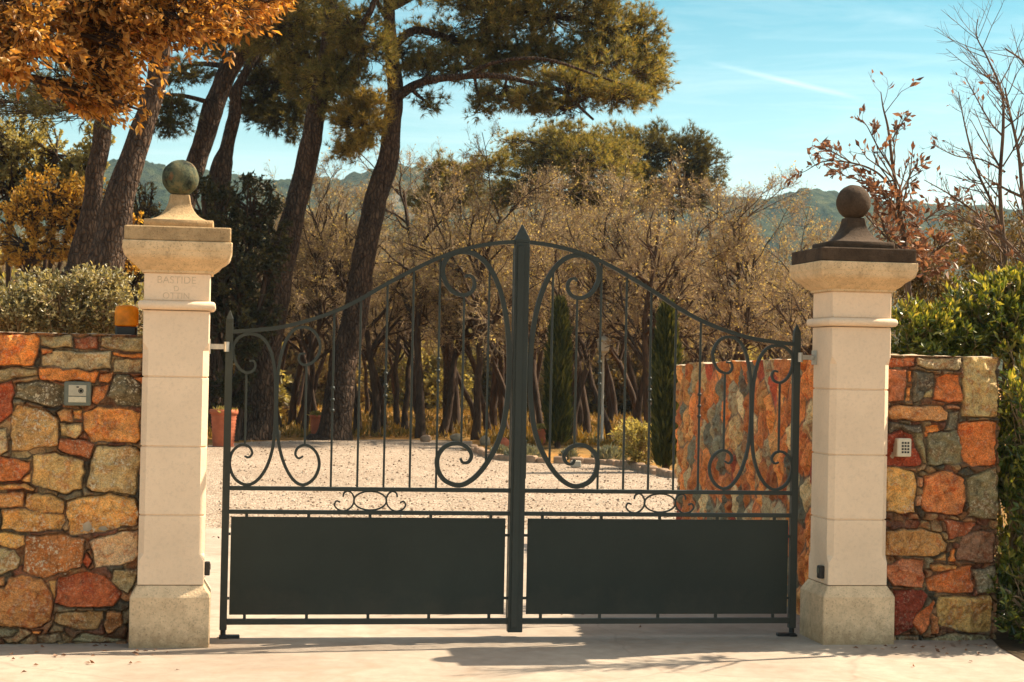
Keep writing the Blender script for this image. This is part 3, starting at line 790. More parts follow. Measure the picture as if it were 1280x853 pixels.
Rst = [
    (cD, [(105, 80), (355, 85), (345, 160), (110, 165)], (.34, .12, .05, .2)),
    (cD, [(365, 80), (740, 85), (720, 190), (600, 190), (470, 185), (365, 150)], (.27, .23, .14, .4)),
    (cD, [(755, 75), (1045, 80), (1045, 590), (740, 585)], (.36, .28, .13, .25)),
    (cD, [(100, 175), (265, 180), (240, 450), (100, 460)], (.30, .12, .06, .15)),
    (cD, [(285, 190), (320, 195), (310, 295), (280, 290)], (*OR, .1)), (cD, [(270, 330), (305, 320), (300, 455), (255, 455)], (.50, .24, .08, .1)),
    (cD, [(330, 195), (510, 215), (500, 325), (410, 388), (415, 440), (320, 465)], (.095, .09, .07, .25)),
    (cD, [(520, 260), (600, 225), (720, 230), (742, 460), (640, 480), (505, 445)], (.47, .16, .05, .1)),
    (cD, [(500, 335), (490, 430), (415, 432), (415, 395)], (.30, .25, .13, .1)),
    (cD, [(100, 530), (170, 485), (560, 500), (620, 545), (620, 620), (540, 635), (130, 610)], (.36, .19, .08, .35)),
    (cD, [(630, 560), (720, 545), (690, 710), (590, 700), (625, 630)], (.14, .135, .10, .3)),
    (cD, [(590, 490), (720, 500), (715, 535), (620, 528)], (.36, .22, .13, .1)),
    (cD, [(100, 640), (400, 660), (410, 750), (300, 730), (220, 690), (100, 735)], (.10, .09, .07, .3)),
    (cD, [(430, 680), (530, 660), (570, 720), (425, 765)], (.55, .20, .045, .1)),
    (cD, [(710, 650), (900, 622), (1045, 625), (1024, 1003), (832, 1019), (759, 983), (717, 816)], (.50, .17, .05, .1)),
    (cE, [(85, -45), (211, -78), (310, -35), (385, 190), (370, 215), (80, 215)], (.27, .055, .025, .1)),
    (cE, [(425, -50), (680, -80), (715, 190), (600, 205), (430, 210)], (.14, .13, .08, .35)),
    (cE, [(320, -55), (400, -55), (415, 200), (392, 195)], (.20, .18, .10, .2)),
    (cE, [(80, 235), (200, 225), (310, 260), (345, 380), (320, 600), (90, 590)], (.45, .28, .10, .55)),
    (cE, [(348, 300), (390, 300), (385, 400), (350, 380)], (.40, .25, .15, .1)), (cE, [(345, 460), (385, 450), (375, 540), (340, 540)], (.40, .25, .15, .1)),
    (cE, [(405, 300), (500, 265), (640, 265), (735, 310), (740, 450), (720, 600), (640, 620), (420, 600), (385, 570)], (.44, .17, .06, .1)),
    (cE, [(755, 310), (1000, 225), (1000, 650), (770, 640), (755, 450)], (.17, .15, .085, .35)),
    (cF, [(75, -40), (250, -50), (470, -30), (540, 60), (520, 105), (430, 160), (270, 155), (70, 140)], (.36, .20, .075, .3)),
    (cE, [(565, 655), (830, 685), (760, 780), (610, 825)], (.26, .08, .035, .3)),
    (cF, [(605, 100), (645, 0), (760, -40), (870, -40), (870, 200), (605, 190)], (.20, .115, .075, .05)),
    (cF, [(560, 110), (590, 105), (590, 195), (540, 195)], (*OR, .1)), (cF, [(440, 190), (530, 125), (535, 195)], (.45, .28, .12, .1)),
    (cF, [(80, 220), (200, 175), (360, 190), (355, 385), (130, 370), (75, 310)], (.42, .17, .085, .1)),
    (cF, [(400, 210), (600, 220), (590, 260), (420, 260)], (.42, .21, .07, .1)),
    (cF, [(375, 310), (480, 275), (710, 215), (715, 420), (560, 430), (400, 410)], (.42, .14, .045, .2)),
    (cF, [(725, 260), (870, 220), (870, 430), (750, 430)], (.15, .14, .10, .4)),
    (cF, [(130, 400), (340, 400), (380, 440), (260, 700), (130, 740)], (.19, .04, .022, .15)),
    (cF, [(260, 650), (420, 470), (440, 500), (380, 690), (330, 740)], (.45, .14, .05, .1)),
    (cF, [(410, 560), (460, 600), (460, 720), (400, 730)], (.40, .16, .06, .1)),
    (cF, [(465, 450), (850, 440), (870, 560), (850, 710), (690, 712), (590, 700), (460, 650)], (.44, .29, .11, .3)),
    (cF, [(150, 742), (310, 735), (310, 800), (150, 800)], (.22, .18, .12, .2)), (cF, [(340, 762), (600, 722), (850, 732), (860, 830), (330, 810)], (.20, .18, .11, .4)),
]
WY = -0.03


def to_wall(lst, x0, flip_edge=None):
    polys, cols = [], []
    for cf, pts, c in lst:
        q = [at(x, y, WY - .03) for x, y in cf(pts)]; q = [(p[0] - x0, p[2]) for p in q]
        m = np.mean(q, 0); q = [tuple(m + (np.array(a) - m) * 1.015) for a in q]
        polys.append(q); cols.append((min(.64, c[0] * 1.13), c[1] * 1.02, c[2] * .88, min(1.0, c[3] + .15)))
    return polys, cols


pal = [OR, TAN, GRN, GRD, RED, BRN, YEL, BRN, TAN]
XL0 = -4.6
pl, cl_ = to_wall(Lst, XL0)
pl = [[(min(a, 2.288 + 0.02), b) for a, b in q] for q in pl]
stone_wall('stone_wall', (XL0, WY, 0), (1, 0), (0, -1), 4.6 - 2.285, 1.822, 0.0055, pl, cl_, 11, 0.42,
           'orange and brown rubble stone wall carrying the amber beacon and the intercom plate', 0.085, pal)
XR0 = 2.285
pl, cl_ = to_wall(Rst, XR0)
stone_wall('stone_wall', (XR0, WY, 0), (1, 0), (0, -1), 3.075 - XR0, 1.80, 0.005, pl, cl_, 23, 0.42,
           'short rubble stone wall with the cream keypad beside the hedge', 0.06, pal)
PI0 = np.array([2.10, 0.24]); PI1 = np.array([2.62, 6.35]); dI = PI1 - PI0; LI = np.linalg.norm(dI); dI /= LI
stone_wall('stone_wall', (*PI0, 0), dI, (-dI[1], dI[0]), LI, 1.86, 0.013, [], [], 37, 0.40,
           'orange rubble stone wall running back into the court behind the gate', 0.23,
           [(.55, .19, .05), (.52, .25, .08), (.44, .15, .045), (.32, .25, .14), (.17, .155, .10), (.50, .17, .05), (.35, .07, .03), (.48, .32, .14), (.48, .16, .04), (.56, .21, .05), (.50, .36, .18)], 0.026, 0.016,
           topfn=lambda U: 1.80 - 0.075 * U / LI + (fbm(np.stack([np.ravel(U) * 3.0, np.ravel(U) * 0], 1), 3, 5).reshape(np.shape(U)) - .5) * .05, vz=.85, jw=2.6)

# ------------------------------------------------------------------ gate pillars
PX = 2.1


def pillar(sx, label, dark):
    c = (sx * PX, 0, 0)
    r = empty('gate_pillar', c, label, 'pillar')
    mb = MB().rect_loft([(.2315, .2315, -.03), (.2315, .2315, .292), (.228, .228, .300), (.197, .197, .352), (.193, .193, .358)], c, .006); put('plinth', mb, M['stone_base'], r)
    # shaft: four blocks with fine joints, long stopped chamfers on the corners
    rows, chs = [], []
    js = [.358, .769, 1.171, 1.579, 1.972]
    w0 = .1915
    for a, b in zip(js[:-1], js[1:]):
        zs = [a + .003, a + .006] + [z for z in (.50, .545, 1.735, 1.78) if a + .01 < z < b - .01] + [b - .006, b - .003]
        for i, z in enumerate(zs):
            hw = w0 - (.007 if i in (0, len(zs) - 1) else 0)
            rows.append((hw, hw, z)); chs.append(.034 if .54 < z < 1.74 else .005)
    put('shaft', MB().rect_loft(rows, c, .005, 0, chs), M['stone'], r)
    ast = [(.190, 1.972), (.214, 1.975), (.222, 1.985), (.225, 1.999), (.222, 2.013), (.214, 2.022), (.190, 2.026)]
    auto_smooth(put('neck_band', MB().rect_loft([(a, a, z) for a, z in ast], c, .006), M['stone'], r), 50)
    put('neck_block', MB().rect_loft([(.1875, .1875, 2.026), (.191, .191, 2.030), (.191, .191, 2.184), (.1875, .1875, 2.188)], c, .005), M['stone'], r)
    cy_ = [(.190, 2.188), (.206, 2.190), (.208, 2.203), (.222, 2.212), (.240, 2.226), (.256, 2.246), (.280, 2.262), (.300, 2.280), (.308, 2.298), (.310, 2.312), (.313, 2.316), (.315, 2.322), (.315, 2.364), (.312, 2.369), (.29, 2.371)]
    auto_smooth(put('cornice', MB().rect_loft([(a, a, z) for a, z in cy_], c, .006), M['stone_cap'], r), 28)
    slab = [(.28, 2.368), (.303, 2.372), (.306, 2.378), (.306, 2.448), (.301, 2.455), (.28, 2.457)]
    put('cap_slab', MB().rect_loft([(a, a, z) for a, z in slab], c, .008), M['stone_dark' if dark else 'stone_slab'], r)
    ped = [(.19, 2.455), (.199, 2.458), (.202, 2.463), (.202, 2.496), (.198, 2.503)]
    for t in np.linspace(0, 1, 10)[1:]:
        a = t * math.pi / 2; ped.append((.190 - .130 * math.sin(a) ** 0.9 + .0, 2.503 + .158 * (1 - math.cos(a)) ** 0.95))
    ped = ped[:-1] + [(.060, 2.650), (.056, 2.662), (.03, 2.664)]
    auto_smooth(put('finial_base', MB().rect_loft([(a, a, z) for a, z in ped], c, .006), M['stone_dark' if dark else 'stone_slab'], r), 40)
    rb = .109; zc = 2.655 + rb
    rows = [(max(1e-4, rb * math.sin(t)), zc - rb * math.cos(t)) for t in np.linspace(0.0, math.pi, 30)]
    mbb = MB().lathe(rows, c, 40); V = mbb.V[0]; n_ = (fbm(V * 26, 4, 5) - .5)[:, None]; ctr = np.array([c[0], c[1], zc]); mbb.V[0] = ctr + (V - ctr) * (1 + .10 * n_)
    put('ball_finial', mbb, M['stone_dark' if dark else 'ball_green'], r, smooth=True)
    # photocell on the inner side of the shaft, near its foot
    ix = c[0] - sx * (w0 + .001)
    lo, hi = sorted((ix, ix - sx * .032)); y0 = -.10 if sx > 0 else .02
    b_ = MB().box((lo, y0 - .028, .395), (hi, y0 + .028, .475), .004); ph = put('photocell', b_, M['black'], r)
    lo, hi = sorted((ix - sx * .0325, ix - sx * .036))
    put('photocell_window', MB().box((lo, y0 - .018, .43), (hi, y0 + .018, .462)), M['grey_green'], ph)
    # upper hinge bracket reaching to the gate
    bz = (1.765 if sx < 0 else 1.775)
    lo, hi = sorted((ix - 0 * sx, sx * 1.80))
    hb = MB().box((lo, .135, bz - .016), (hi, .165, bz + .016), .003); put('hinge_arm', hb, M['steel'], r)
    lo, hi = sorted((ix, ix - sx * .006)); put('hinge_plate', MB().box((lo, .09, bz - .045), (hi, .185, bz + .045), .001), M['steel'], r)
    return r


pl_l = pillar(-1, 'pale limestone gate pillar topped by the greenish stone ball, with worn engraved letters on its neck', False)
pl_r = pillar(1, 'pale limestone gate pillar topped by a dark brown ball and blackened cap slab', True)


def text_mesh(txt, size, loc, parent, mat, name):
    cu = bpy.data.curves.new('lettering', 'FONT'); cu.body = txt; cu.size = size; cu.align_x = 'CENTER'; cu.extrude = 0.0006
    o = bpy.data.objects.new('lettering', cu); COL.objects.link(o); dg = bpy.context.evaluated_depsgraph_get(); dg.update()
    me = bpy.data.meshes.new_from_object(o.evaluated_get(dg)); COL.objects.unlink(o); bpy.data.objects.remove(o)
    me.materials.clear(); me.materials.append(mat); q = bpy.data.objects.new(name, me); COL.objects.link(q)
    q.rotation_euler = (math.pi / 2, 0, 0); q.location = tuple(np.array(loc) - ORG[parent.name]); q.parent = parent; return q


for tx, z, s_ in (('BASTIDE', 2.128, .060), ('D', 2.082, .045), ('OTTIN', 2.038, .052)):
    text_mesh(tx, s_, (-PX - .005, -.1913, z), pl_l, M['engrave'], 'engraved_lettering')

# ------------------------------------------------------------------ the gate
GY = 0.15
XM = 0.0
g3 = crop(240, 280, 2.245)


def gp(pts):                           # pixel trace -> (x, z) on the gate plane
    return np.array([[at(x, y, GY)[0], at(x, y, GY)[2]] for x, y in g3(pts)])


def ribbon(mb, xz, th, dep, y=GY, mir=1):
    """flat bar bent along an (x, z) path: th in the plane, dep across it"""
    P = np.asarray(xz, float).copy(); P[:, 0] = XM + mir * (P[:, 0] - XM); n = len(P); th = np.broadcast_to(np.asarray(th, float), (n,))
    T = np.gradient(P, axis=0); T /= np.linalg.norm(T, axis=1, keepdims=True) + 1e-9; Nn = np.stack([-T[:, 1], T[:, 0]], 1)
    V = []
    for i in range(n):
        a = P[i] + Nn[i] * th[i] / 2; b = P[i] - Nn[i] * th[i] / 2
        V += [(a[0], y - dep / 2, a[1]), (b[0], y - dep / 2, b[1]), (b[0], y + dep / 2, b[1]), (a[0], y + dep / 2, a[1])]
    Q = [(i * 4 + j, i * 4 + (j + 1) % 4, i * 4 + 4 + (j + 1) % 4, i * 4 + 4 + j) for i in range(n - 1) for j in range(4)]
    Q += [(3, 2, 1, 0), (n * 4 - 4, n * 4 - 3, n * 4 - 2, n * 4 - 1)]
    if mir < 0: Q = [tuple(reversed(q)) for q in Q]
    return mb.add(V, Q)


arch = catmull(gp([(104, 303), (140, 301), (180, 298), (250, 290), (330, 270), (400, 246), (470, 213), (540, 172), (610, 135), (660, 110), (720, 85), (780, 67), (850, 55), (915, 50)]))
big = catmull(gp([(766, 150), (776, 145), (788, 152), (793, 172), (782, 193), (757, 200), (728, 187), (709, 158), (704, 125), (718, 94), (748, 80), (785, 82), (820, 105), (850, 150), (872, 215), (886, 300), (890, 400), (884, 500), (868, 585), (840, 650), (800, 705), (755, 733), (712, 722), (690, 690), (690, 652), (712, 624), (745, 616), (772, 628), (784, 650), (776, 668), (760, 670), (753, 658)]))
nb = len(big); tb = .030 - .016 * np.abs(np.linspace(-1, 1, nb)) ** 3
lyA = catmull(gp([(160, 386), (172, 384), (178, 398), (170, 413), (150, 417), (130, 402), (117, 372), (117, 340), (138, 315), (170, 309), (200, 322), (222, 360), (233, 420), (235, 490), (233, 560), (226, 630), (208, 685), (180, 722), (150, 732), (120, 714), (106, 678), (112, 642), (135, 621), (158, 624), (169, 642), (160, 655), (147, 652)]))
lyB = catmull(gp([(318, 364), (304, 366), (300, 382), (314, 396), (340, 388), (357, 362), (358, 330), (340, 300), (310, 290), (280, 303), (257, 345), (243, 410), (238, 490), (238, 560), (245, 625), (262, 682), (288, 722), (316, 732), (344, 712), (357, 676), (348, 641), (322, 621), (298, 628), (290, 646), (299, 658), (312, 652)]))
tl = .019 - .008 * np.abs(np.linspace(-1, 1, len(lyA))) ** 3; tl2 = .019 - .008 * np.abs(np.linspace(-1, 1, len(lyB))) ** 3
oval = gp([(500, 777)])[0]; ow, oh = 47 / 2.245 / 208, 27 / 2.245 / 208
emb = catmull(gp([(424, 766), (427, 755), (438, 750), (450, 758), (455, 775), (448, 793), (430, 805), (411, 802), (400, 790), (405, 778), (416, 781)]))


def gate_leaf(mir, label):
    r = empty('gate_leaf', (mir * -1.79, GY, 0.0), label, 'gate')
    g = M['gate']
    S = lambda x: XM + mir * (x - XM)

    def bx(x0, x1, z0, z1, dep, name, mat=g, y=GY, bev=.002, par=None):
        lo, hi = sorted((S(x0), S(x1)))
        return put(name, MB().box((lo, y - dep / 2, z0), (hi, y + dep / 2, z1), bev), mat, par or r)
    xo, xi = -1.812, -1.768
    # hinge stile with a sharp spear end
    mb = MB().box((min(S(xo), S(xi)), GY - .022, .05), (max(S(xo), S(xi)), GY + .022, 1.915), .002)
    cx = S((xo + xi) / 2); sgn = mir
    mb.rect_loft([(.021, .022, 1.915), (.021, .022, 1.935), (.003, .003, 1.985)], (cx, GY, 0), .0012); put('hinge_stile', mb, g, r)
    pv = MB().box((cx - .024, GY - .05, .0), (cx + .024, GY + .04, .014), .002); lo, hi = sorted((cx - sgn * .02, cx + sgn * .10)); pv.box((lo, GY - .035, .0), (hi, GY + .01, .020), .003)
    pv.lathe([(.001, .014), (.017, .014), (.017, .052), (.001, .052)], (cx, GY, 0), 14); put('floor_pivot', pv, M['black'], r)
    z_up, z_lo, z_bt = .908, .765, .098
    if mir > 0:                       # this leaf carries the thin meeting stile, the other the wide post
        bx(-.047, -.012, .07, 2.42, .03, 'meeting_stile', y=GY + .045)
        xe = -.044
    else:
        mbp = MB().box((-.046, GY - .028, .03), (.046, GY + .028, 2.455), .003)
        mbp.rect_loft([(.046, .028, 2.455), (.046, .028, 2.475), (.004, .004, 2.565)], (0, GY, 0), .0012); po = put('meeting_post', mbp, g, r)
        put('cover_strip', MB().box((-.030, GY - .0365, .06), (.012, GY - .029, 2.43), .001), g, po)
        put('lock_box', MB().box((-.02, GY + .029, .98), (.06, GY + .055, 1.22), .003), g, r)
        xe = -.047
    bx(xi, xe, z_up - .0125, z_up + .0125, .034, 'upper_rail'); bx(xi, xe, z_lo - .0125, z_lo + .0125, .034, 'middle_rail'); bx(xi, xe, z_bt - .017, z_bt + .017, .04, 'bottom_rail')
    a2 = arch.copy(); a2 = a2[(a2[:, 0] > xi - .01) & (a2[:, 0] < xe + .01)]
    put('arch_rail', ribbon(MB(), a2, .024, .034, GY, mir), g, r)
    # sheet panel held by pegs
    z0, z1, x0, x1 = .140, .735, -1.756, -.070
    bx(x0, x1, z0, z1, .012, 'sheet_panel', M['panel'], bev=.002)
    for k in range(5):
        xx = x0 + (x1 - x0) * (.055 + .2225 * k); bx(xx - .009, xx + .009, z1 + .001, z_lo - .013, .014, 'panel_peg', bev=0); bx(xx - .009, xx + .009, z_bt + .0175, z0 - .001, .014, 'panel_peg', bev=0)
    for zz in (.24, .63):
        bx(xi + .0005, x0 - .001, zz - .008, zz + .008, .014, 'panel_peg', bev=0); bx(x1 + .001, xe - .0005 - (.0 if mir < 0 else -.0), zz - .008, zz + .008, .014, 'panel_peg', bev=0)
    # vertical bars
    at_arch = lambda x: float(np.interp(x, arch[:, 0], arch[:, 1]))
    for k, bxp in enumerate((393, 467, 541, 614, 688)):
        x = float(gp([(bxp, 560)])[0][0]); o = bx(x - .0065, x + .0065, z_up + .013, at_arch(x) - .013, .013, 'bar', bev=.0015)
        if k in (0, 2, 4):
            zc = {0: 494, 2: 453, 4: 412}[k]
            for q in (-33, 0, 30):
                z = float(gp([(bxp, zc + q)])[0][1]); mbk = MB().lathe([(.006, z - .011), (.011, z - .009), (.0135, z), (.011, z + .009), (.006, z + .011)], (S(x), GY, 0), 12)
                put('collar', mbk, g, o, smooth=True)
    for bxp, t_, b_ in ((759, 201, 617), (829, 118, 668), (152, 417, 620), (320, 393, 621)):
        x = float(gp([(bxp, 450)])[0][0]); za = float(gp([(bxp, t_)])[0][1]) - .006; zb = float(gp([(bxp, b_)])[0][1]) + .006
        bx(x - .0065, x + .0065, zb, za, .013, 'bar', bev=.0015)
    put('large_scroll', ribbon(MB(), big, tb, .026, GY, mir), g, r)
    put('small_scroll', ribbon(MB(), lyA, tl, .022, GY - .0015, mir), g, r); put('small_scroll', ribbon(MB(), lyB, tl2, .022, GY + .0015, mir), g, r)
    th = np.linspace(0, 2 * np.pi, 33); ov = np.stack([oval[0] + ow * np.cos(th), oval[1] + oh * np.sin(th)], 1)
    put('oval_ring', ribbon(MB(), ov, .010, .012, GY, mir), g, r)
    e2 = emb.copy(); put('c_scroll', ribbon(MB(), e2, .010, .012, GY - .001, mir), g, r); e2 = emb.copy(); e2[:, 0] = 2 * oval[0] - e2[:, 0]; put('c_scroll', ribbon(MB(), e2, .010, .012, GY + .001, mir), g, r)
    # hinge lug on the stile
    hz_ = 1.765 if mir > 0 else 1.775
    put('hinge_barrel', MB().lathe([(.001, hz_ - .03), (.0165, hz_ - .03), (.0165, hz_ + .03), (.001, hz_ + .03)], (S(-1.806), GY - .034, 0), 14), M['steel'], r)
    return r


gate_leaf(1, 'dark green wrought iron gate leaf hung on the pillar with the greenish ball')
gate_leaf(-1, 'dark green wrought iron gate leaf with the spear topped post, beside the dark capped pillar')

# ------------------------------------------------------------------ fittings on the walls
bp = at(158, 413, 0.16)
r = empty('beacon_lamp', (bp[0], .16, 1.83), 'amber flashing beacon lamp on the stone wall beside the pillar', 'lamp')
put('base', MB().rect_loft([(.062, .062, 1.815), (.064, .064, 1.83), (.064, .064, 1.868), (.060, .060, 1.874)], (bp[0], .16, 0), .012), M['black'], r)
auto_smooth(put('lens', MB().rect_loft([(.056, .056, 1.875), (.068, .068, 1.882), (.069, .069, 1.96), (.064, .064, 1.985), (.052, .052, 1.998), (.02, .02, 2.002)], (bp[0], .16, 0), .022), M['lens'], r), 50)
ps = [(.001, 1.876), (.016, 1.878), (.016, 1.925), (.001, 1.94)]
put('bulb', MB().lathe(ps, (bp[0], .16, 0), 12), M['plate'], r, smooth=True)

ip = at(96.8, 492.3, -.09)
r = empty('intercom', (ip[0], -.04, ip[2]), 'small grey intercom plate with camera eye set in the stone wall', 'intercom')
x, z = ip[0], ip[2]
put('housing', MB().box((x - .077, -.094, z - .071), (x + .077, -.03, z + .071), .006), M['grey_green'], r)
o = put('face_plate', MB().box((x - .051, -.0975, z - .013), (x + .051, -.0942, z + .051), .001), M['plate'], r)
put('camera_eye', MB().lathe([(.0005, -.004), (.009, -.004), (.009, .0), (.0005, .0)], (0, 0, 0), 18), M['black'], o)
eye = bpy.data.objects[o.children[0].name]; eye.data.transform(Matrix.Translation(Vector(ORG[r.name]))); eye.data.transform(Matrix.Rotation(math.pi / 2, 4, 'X')); eye.location = (x + .020 - ORG[r.name][0], -.0975 - ORG[r.name][1], z + .017 - ORG[r.name][2])
put('camera_ring', MB().lathe([(.011, -.002), (.0155, -.002), (.0155, .001), (.011, .001)], (0, 0, 0), 22), M['black'], o)
ring = [q for q in o.children if q.name.startswith('camera_ring')][0]
ring.data.transform(Matrix.Translation(Vector(ORG[r.name]))); ring.data.transform(Matrix.Rotation(math.pi / 2, 4, 'X')); ring.location = eye.location
put('sensor_dot', MB().box((x - .006, -.0990, z + .035), (x + .008, -.0976, z + .043)), M['black'], o)
put('name_strip', MB().box((x - .051, -.0975, z - .051), (x + .051, -.0942, z - .018), .001), M['label'], r)

kp = at(1130.3, 559.8, -.10)
x, z = kp[0], kp[2]
r = empty('keypad', (x, -.05, z), 'small cream door keypad with twelve dark keys on the short stone wall', 'keypad')
put('housing', MB().box((x - .047, -.105, z - .058), (x + .047, -.03, z + .058), .006), M['cream'], r)
for i in range(3):
    for j in range(4):
        kx, kz = x - .006 + .0185 * (i - .35), z + .030 - .0195 * j
        put('key', MB().box((kx - .0062, -.1085, kz - .0058), (kx + .0062, -.1045, kz + .0058), .001), M['black'], r)


# ------------------------------------------------------------------ pines
def blob_points(c, rad, n, rng, surf=0.5):
    d = norm(rng.normal(size=(n, 3))); r = rng.uniform(0, 1, (n, 1)) ** (1 / 3.0); r = r * (1 - surf) + surf * np.maximum(r, rng.uniform(.7, 1, (n, 1)))
    return np.asarray(c) + d * r * np.asarray(rad)


def pine(label, trunk, Y, limbs, pads, seed, extra=None, needle='needle', group='tall pines behind the wall'):
    """trunk: (px, py, width px). limbs: lists of (px, py, dY, width px). pads: (px, py, rx, ry, dY, tips, material)"""
    rng = np.random.default_rng(seed)
    k0 = pxm(at(640, 400, Y))
    P = np.array([at(x, y, Y + (dy[0] if dy else 0)) for x, y, *dy in [(a, b) for a, b, c in trunk]]); Wd = np.array([c for a, b, c in trunk]) / k0 / 2
    P[0, 2] = min(P[0, 2], -0.1)
    Pc = catmull(np.column_stack([P, Wd]), 7)
    jit = (fbm(np.column_stack([Pc[:, 2] * 1.3, Pc[:, 2] * 0 + seed]), 3, seed) - .5)[:, None] * .12
    path = Pc[:, :3] + jit * np.array([1, .6, 0]); rad = Pc[:, 3] * (1 + .12 * (fbm(np.column_stack([Pc[:, 2] * 3, Pc[:, 2] * 0]), 3, seed + 1) - .5))
    base = np.array([path[0, 0], path[0, 1], 0.0])
    r = empty('pine_tree', base, label, 'tree', group)
    tr = MB().tubes(path, rad, 14)
    V = tr.V[0]; tr.V[0] = V + (fbm(V * np.array([5, 5, 1.6]), 3, seed)[:, None] - .5) * .07
    lp = []; lr_ = []
    for L in limbs:
        q = np.array([at(x, y, Y + dy) for x, y, dy, wd in L]); wv = np.array([wd for *_, wd in L]) / k0 / 2
        qc = catmull(np.column_stack([q, wv]), 6); tr.tubes(qc[:, :3], qc[:, 3], 8); lp.append(qc[:, :3]); lr_.append(qc[:, 3])
    lp.append(path[int(len(path) * .6):]); lr_.append(rad[int(len(path) * .6):])
    AP, AR = np.concatenate(lp), np.concatenate(lr_)
    cm = {}
    for pd in pads:
        px, py, rx, ry, dy, n = pd[:6]; nm = pd[6] if len(pd) > 6 else needle
        c = at(px, py, Y + dy); kk = pxm(c); R3 = np.array([rx / kk, max(rx, ry) * .8 / kk, ry / kk])
        tips = blob_points(c, R3 * 1.18, int(n * 1.5), rng, .1); tips = tips[fbm(tips * 1.7, 2, seed) > .445]; n = len(tips)
        # one arm to the pad centre, then branchlets to the tips
        D = np.linalg.norm(AP - c, axis=1) + np.maximum(0, AP[:, 2] - c[2]) * .8; a = AP[D.argmin()]; ar = min(AR[D.argmin()] * .6, .07)
        mid = (a + c) / 2 + np.array([0, 0, -.06 * np.linalg.norm(c - a)]); arm = catmull([a, mid, c], 6); tr.tubes(arm, np.linspace(ar, .018, len(arm)), 6)
        t = rng.uniform(.35, 1, n); s0, _ = sample_paths(arm[None], np.zeros(n, int), t)
        mm = (s0 + tips) / 2 + rng.normal(0, .12, (n, 3)) + np.array([0, 0, -.08])
        B = np.stack([s0, s0 * .4 + mm * .6, mm * .45 + tips * .55, tips], 1); tr.tubes(B, np.tile(np.linspace(.014, .005, 4), (n, 1)), 3)
        C2, R2 = spawn(B, np.tile(np.linspace(.010, .004, 4), (n, 1)), 4, .45, 1, (.4, 1.2), .40, 3, .2, .06, .6, rng, .004)
        tr.tubes(C2, R2, 3)
        tp = []; td = []
        for Pth, m in ((B, 2), (C2, 2)):
            i = np.repeat(np.arange(len(Pth)), m); tt = np.where(np.arange(len(i)) % m == 0, 1.0, rng.uniform(.70, 1, len(i))); p_, d_ = sample_paths(Pth, i, tt); tp.append(p_); td.append(d_)
        cm.setdefault(nm, MB()).needles(np.concatenate(tp), np.concatenate(td) + np.array([0, 0, .25]), .17, .015, rng, 10, .60)
    put('trunk', tr, M['pine_bark'], r, smooth=True)
    for nm, mbn in cm.items(): put('crown', mbn, M[nm], r)
    return r


pine('leaning pine with the widest trunk rising behind the greenish ball pillar', [(92, 470, 54), (112, 390, 50), (130, 330, 45), (155, 240, 36), (178, 160, 28), (192, 110, 26), (206, 30, 24), (216, -60, 18), (224, -150, 10)], 22,
     [[(206, 30, 0, 14), (180, -10, .5, 10), (120, -40, 1, 6)], [(210, 0, 0, 14), (260, -40, .5, 9), (320, -70, 1, 5)]],
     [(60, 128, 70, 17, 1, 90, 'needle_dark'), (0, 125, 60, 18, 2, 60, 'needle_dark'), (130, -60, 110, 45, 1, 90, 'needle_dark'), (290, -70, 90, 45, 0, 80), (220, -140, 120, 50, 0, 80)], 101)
pine('slim dark pine standing just behind the widest leaning trunk', [(72, 470, 32), (88, 370, 30), (100, 330, 27), (117, 240, 24), (128, 160, 22), (136, 90, 20), (142, 0, 16), (146, -100, 9)], 26,
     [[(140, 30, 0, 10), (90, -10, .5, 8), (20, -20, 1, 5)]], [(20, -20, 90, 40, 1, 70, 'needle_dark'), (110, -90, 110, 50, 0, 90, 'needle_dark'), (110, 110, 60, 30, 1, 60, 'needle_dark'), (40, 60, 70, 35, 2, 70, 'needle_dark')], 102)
pine('bare leaning pine trunk crossing the sky close beside the greenish ball', [(196, 470, 30), (215, 330, 28), (234, 236, 26), (245, 200, 25), (264, 140, 25), (278, 100, 24), (303, 60, 23), (320, 34, 20), (338, -20, 15), (350, -90, 8)], 30,
     [[(290, 84, 0, 8), (250, 80, .6, 6), (215, 88, 1, 4)], [(268, 130, 0, 7), (230, 120, -.5, 5), (205, 118, -1, 3)], [(330, 10, 0, 10), (300, -30, .5, 7), (260, -50, 1, 4)], [(325, 25, 0, 9), (370, 40, 1, 6), (400, 50, 1, 4)]],
     [(228, 92, 34, 16, .5, 34, 'needle_dark'), (222, 140, 30, 16, -.5, 26, 'needle_dark'), (210, 160, 26, 10, -.5, 16, 'needle_dark'), (300, -20, 90, 40, .5, 80), (370, 45, 55, 40, 1, 90, 'needle_dark'), (350, -80, 110, 50, 0, 80)], 103)
pine('knobbly forked pine trunk beside the bare leaning trunk', [(262, 470, 30), (268, 330, 30), (272, 240, 28), (276, 207, 26), (283, 188, 17), (289, 160, 16), (293, 134, 15), (298, 110, 12), (309, 88, 10), (322, 62, 8), (334, 20, 6), (340, -40, 4)], 33,
     [[(294, 130, 0, 10), (284, 100, 0, 9), (280, 70, 0, 7), (276, 30, 0, 5)], [(294, 126, 0, 7), (330, 128, .5, 5), (370, 132, 1, 4)], [(300, 106, 0, 6), (340, 100, .5, 5), (385, 100, 1, 3)]],
     [(335, 112, 46, 34, .6, 90, 'needle_dark'), (300, 40, 50, 34, 1, 80), (355, 105, 48, 24, .5, 90, 'needle_dark'), (345, 148, 40, 18, .5, 55, 'needle_dark'), (382, 128, 26, 24, 1, 40), (325, 78, 30, 16, 0, 36, 'needle_dark'), (280, 50, 40, 22, 0, 45, 'needle_dark'), (372, 168, 18, 12, .5, 16, 'needle_dark'), (330, 0, 70, 40, 0, 60)], 104)
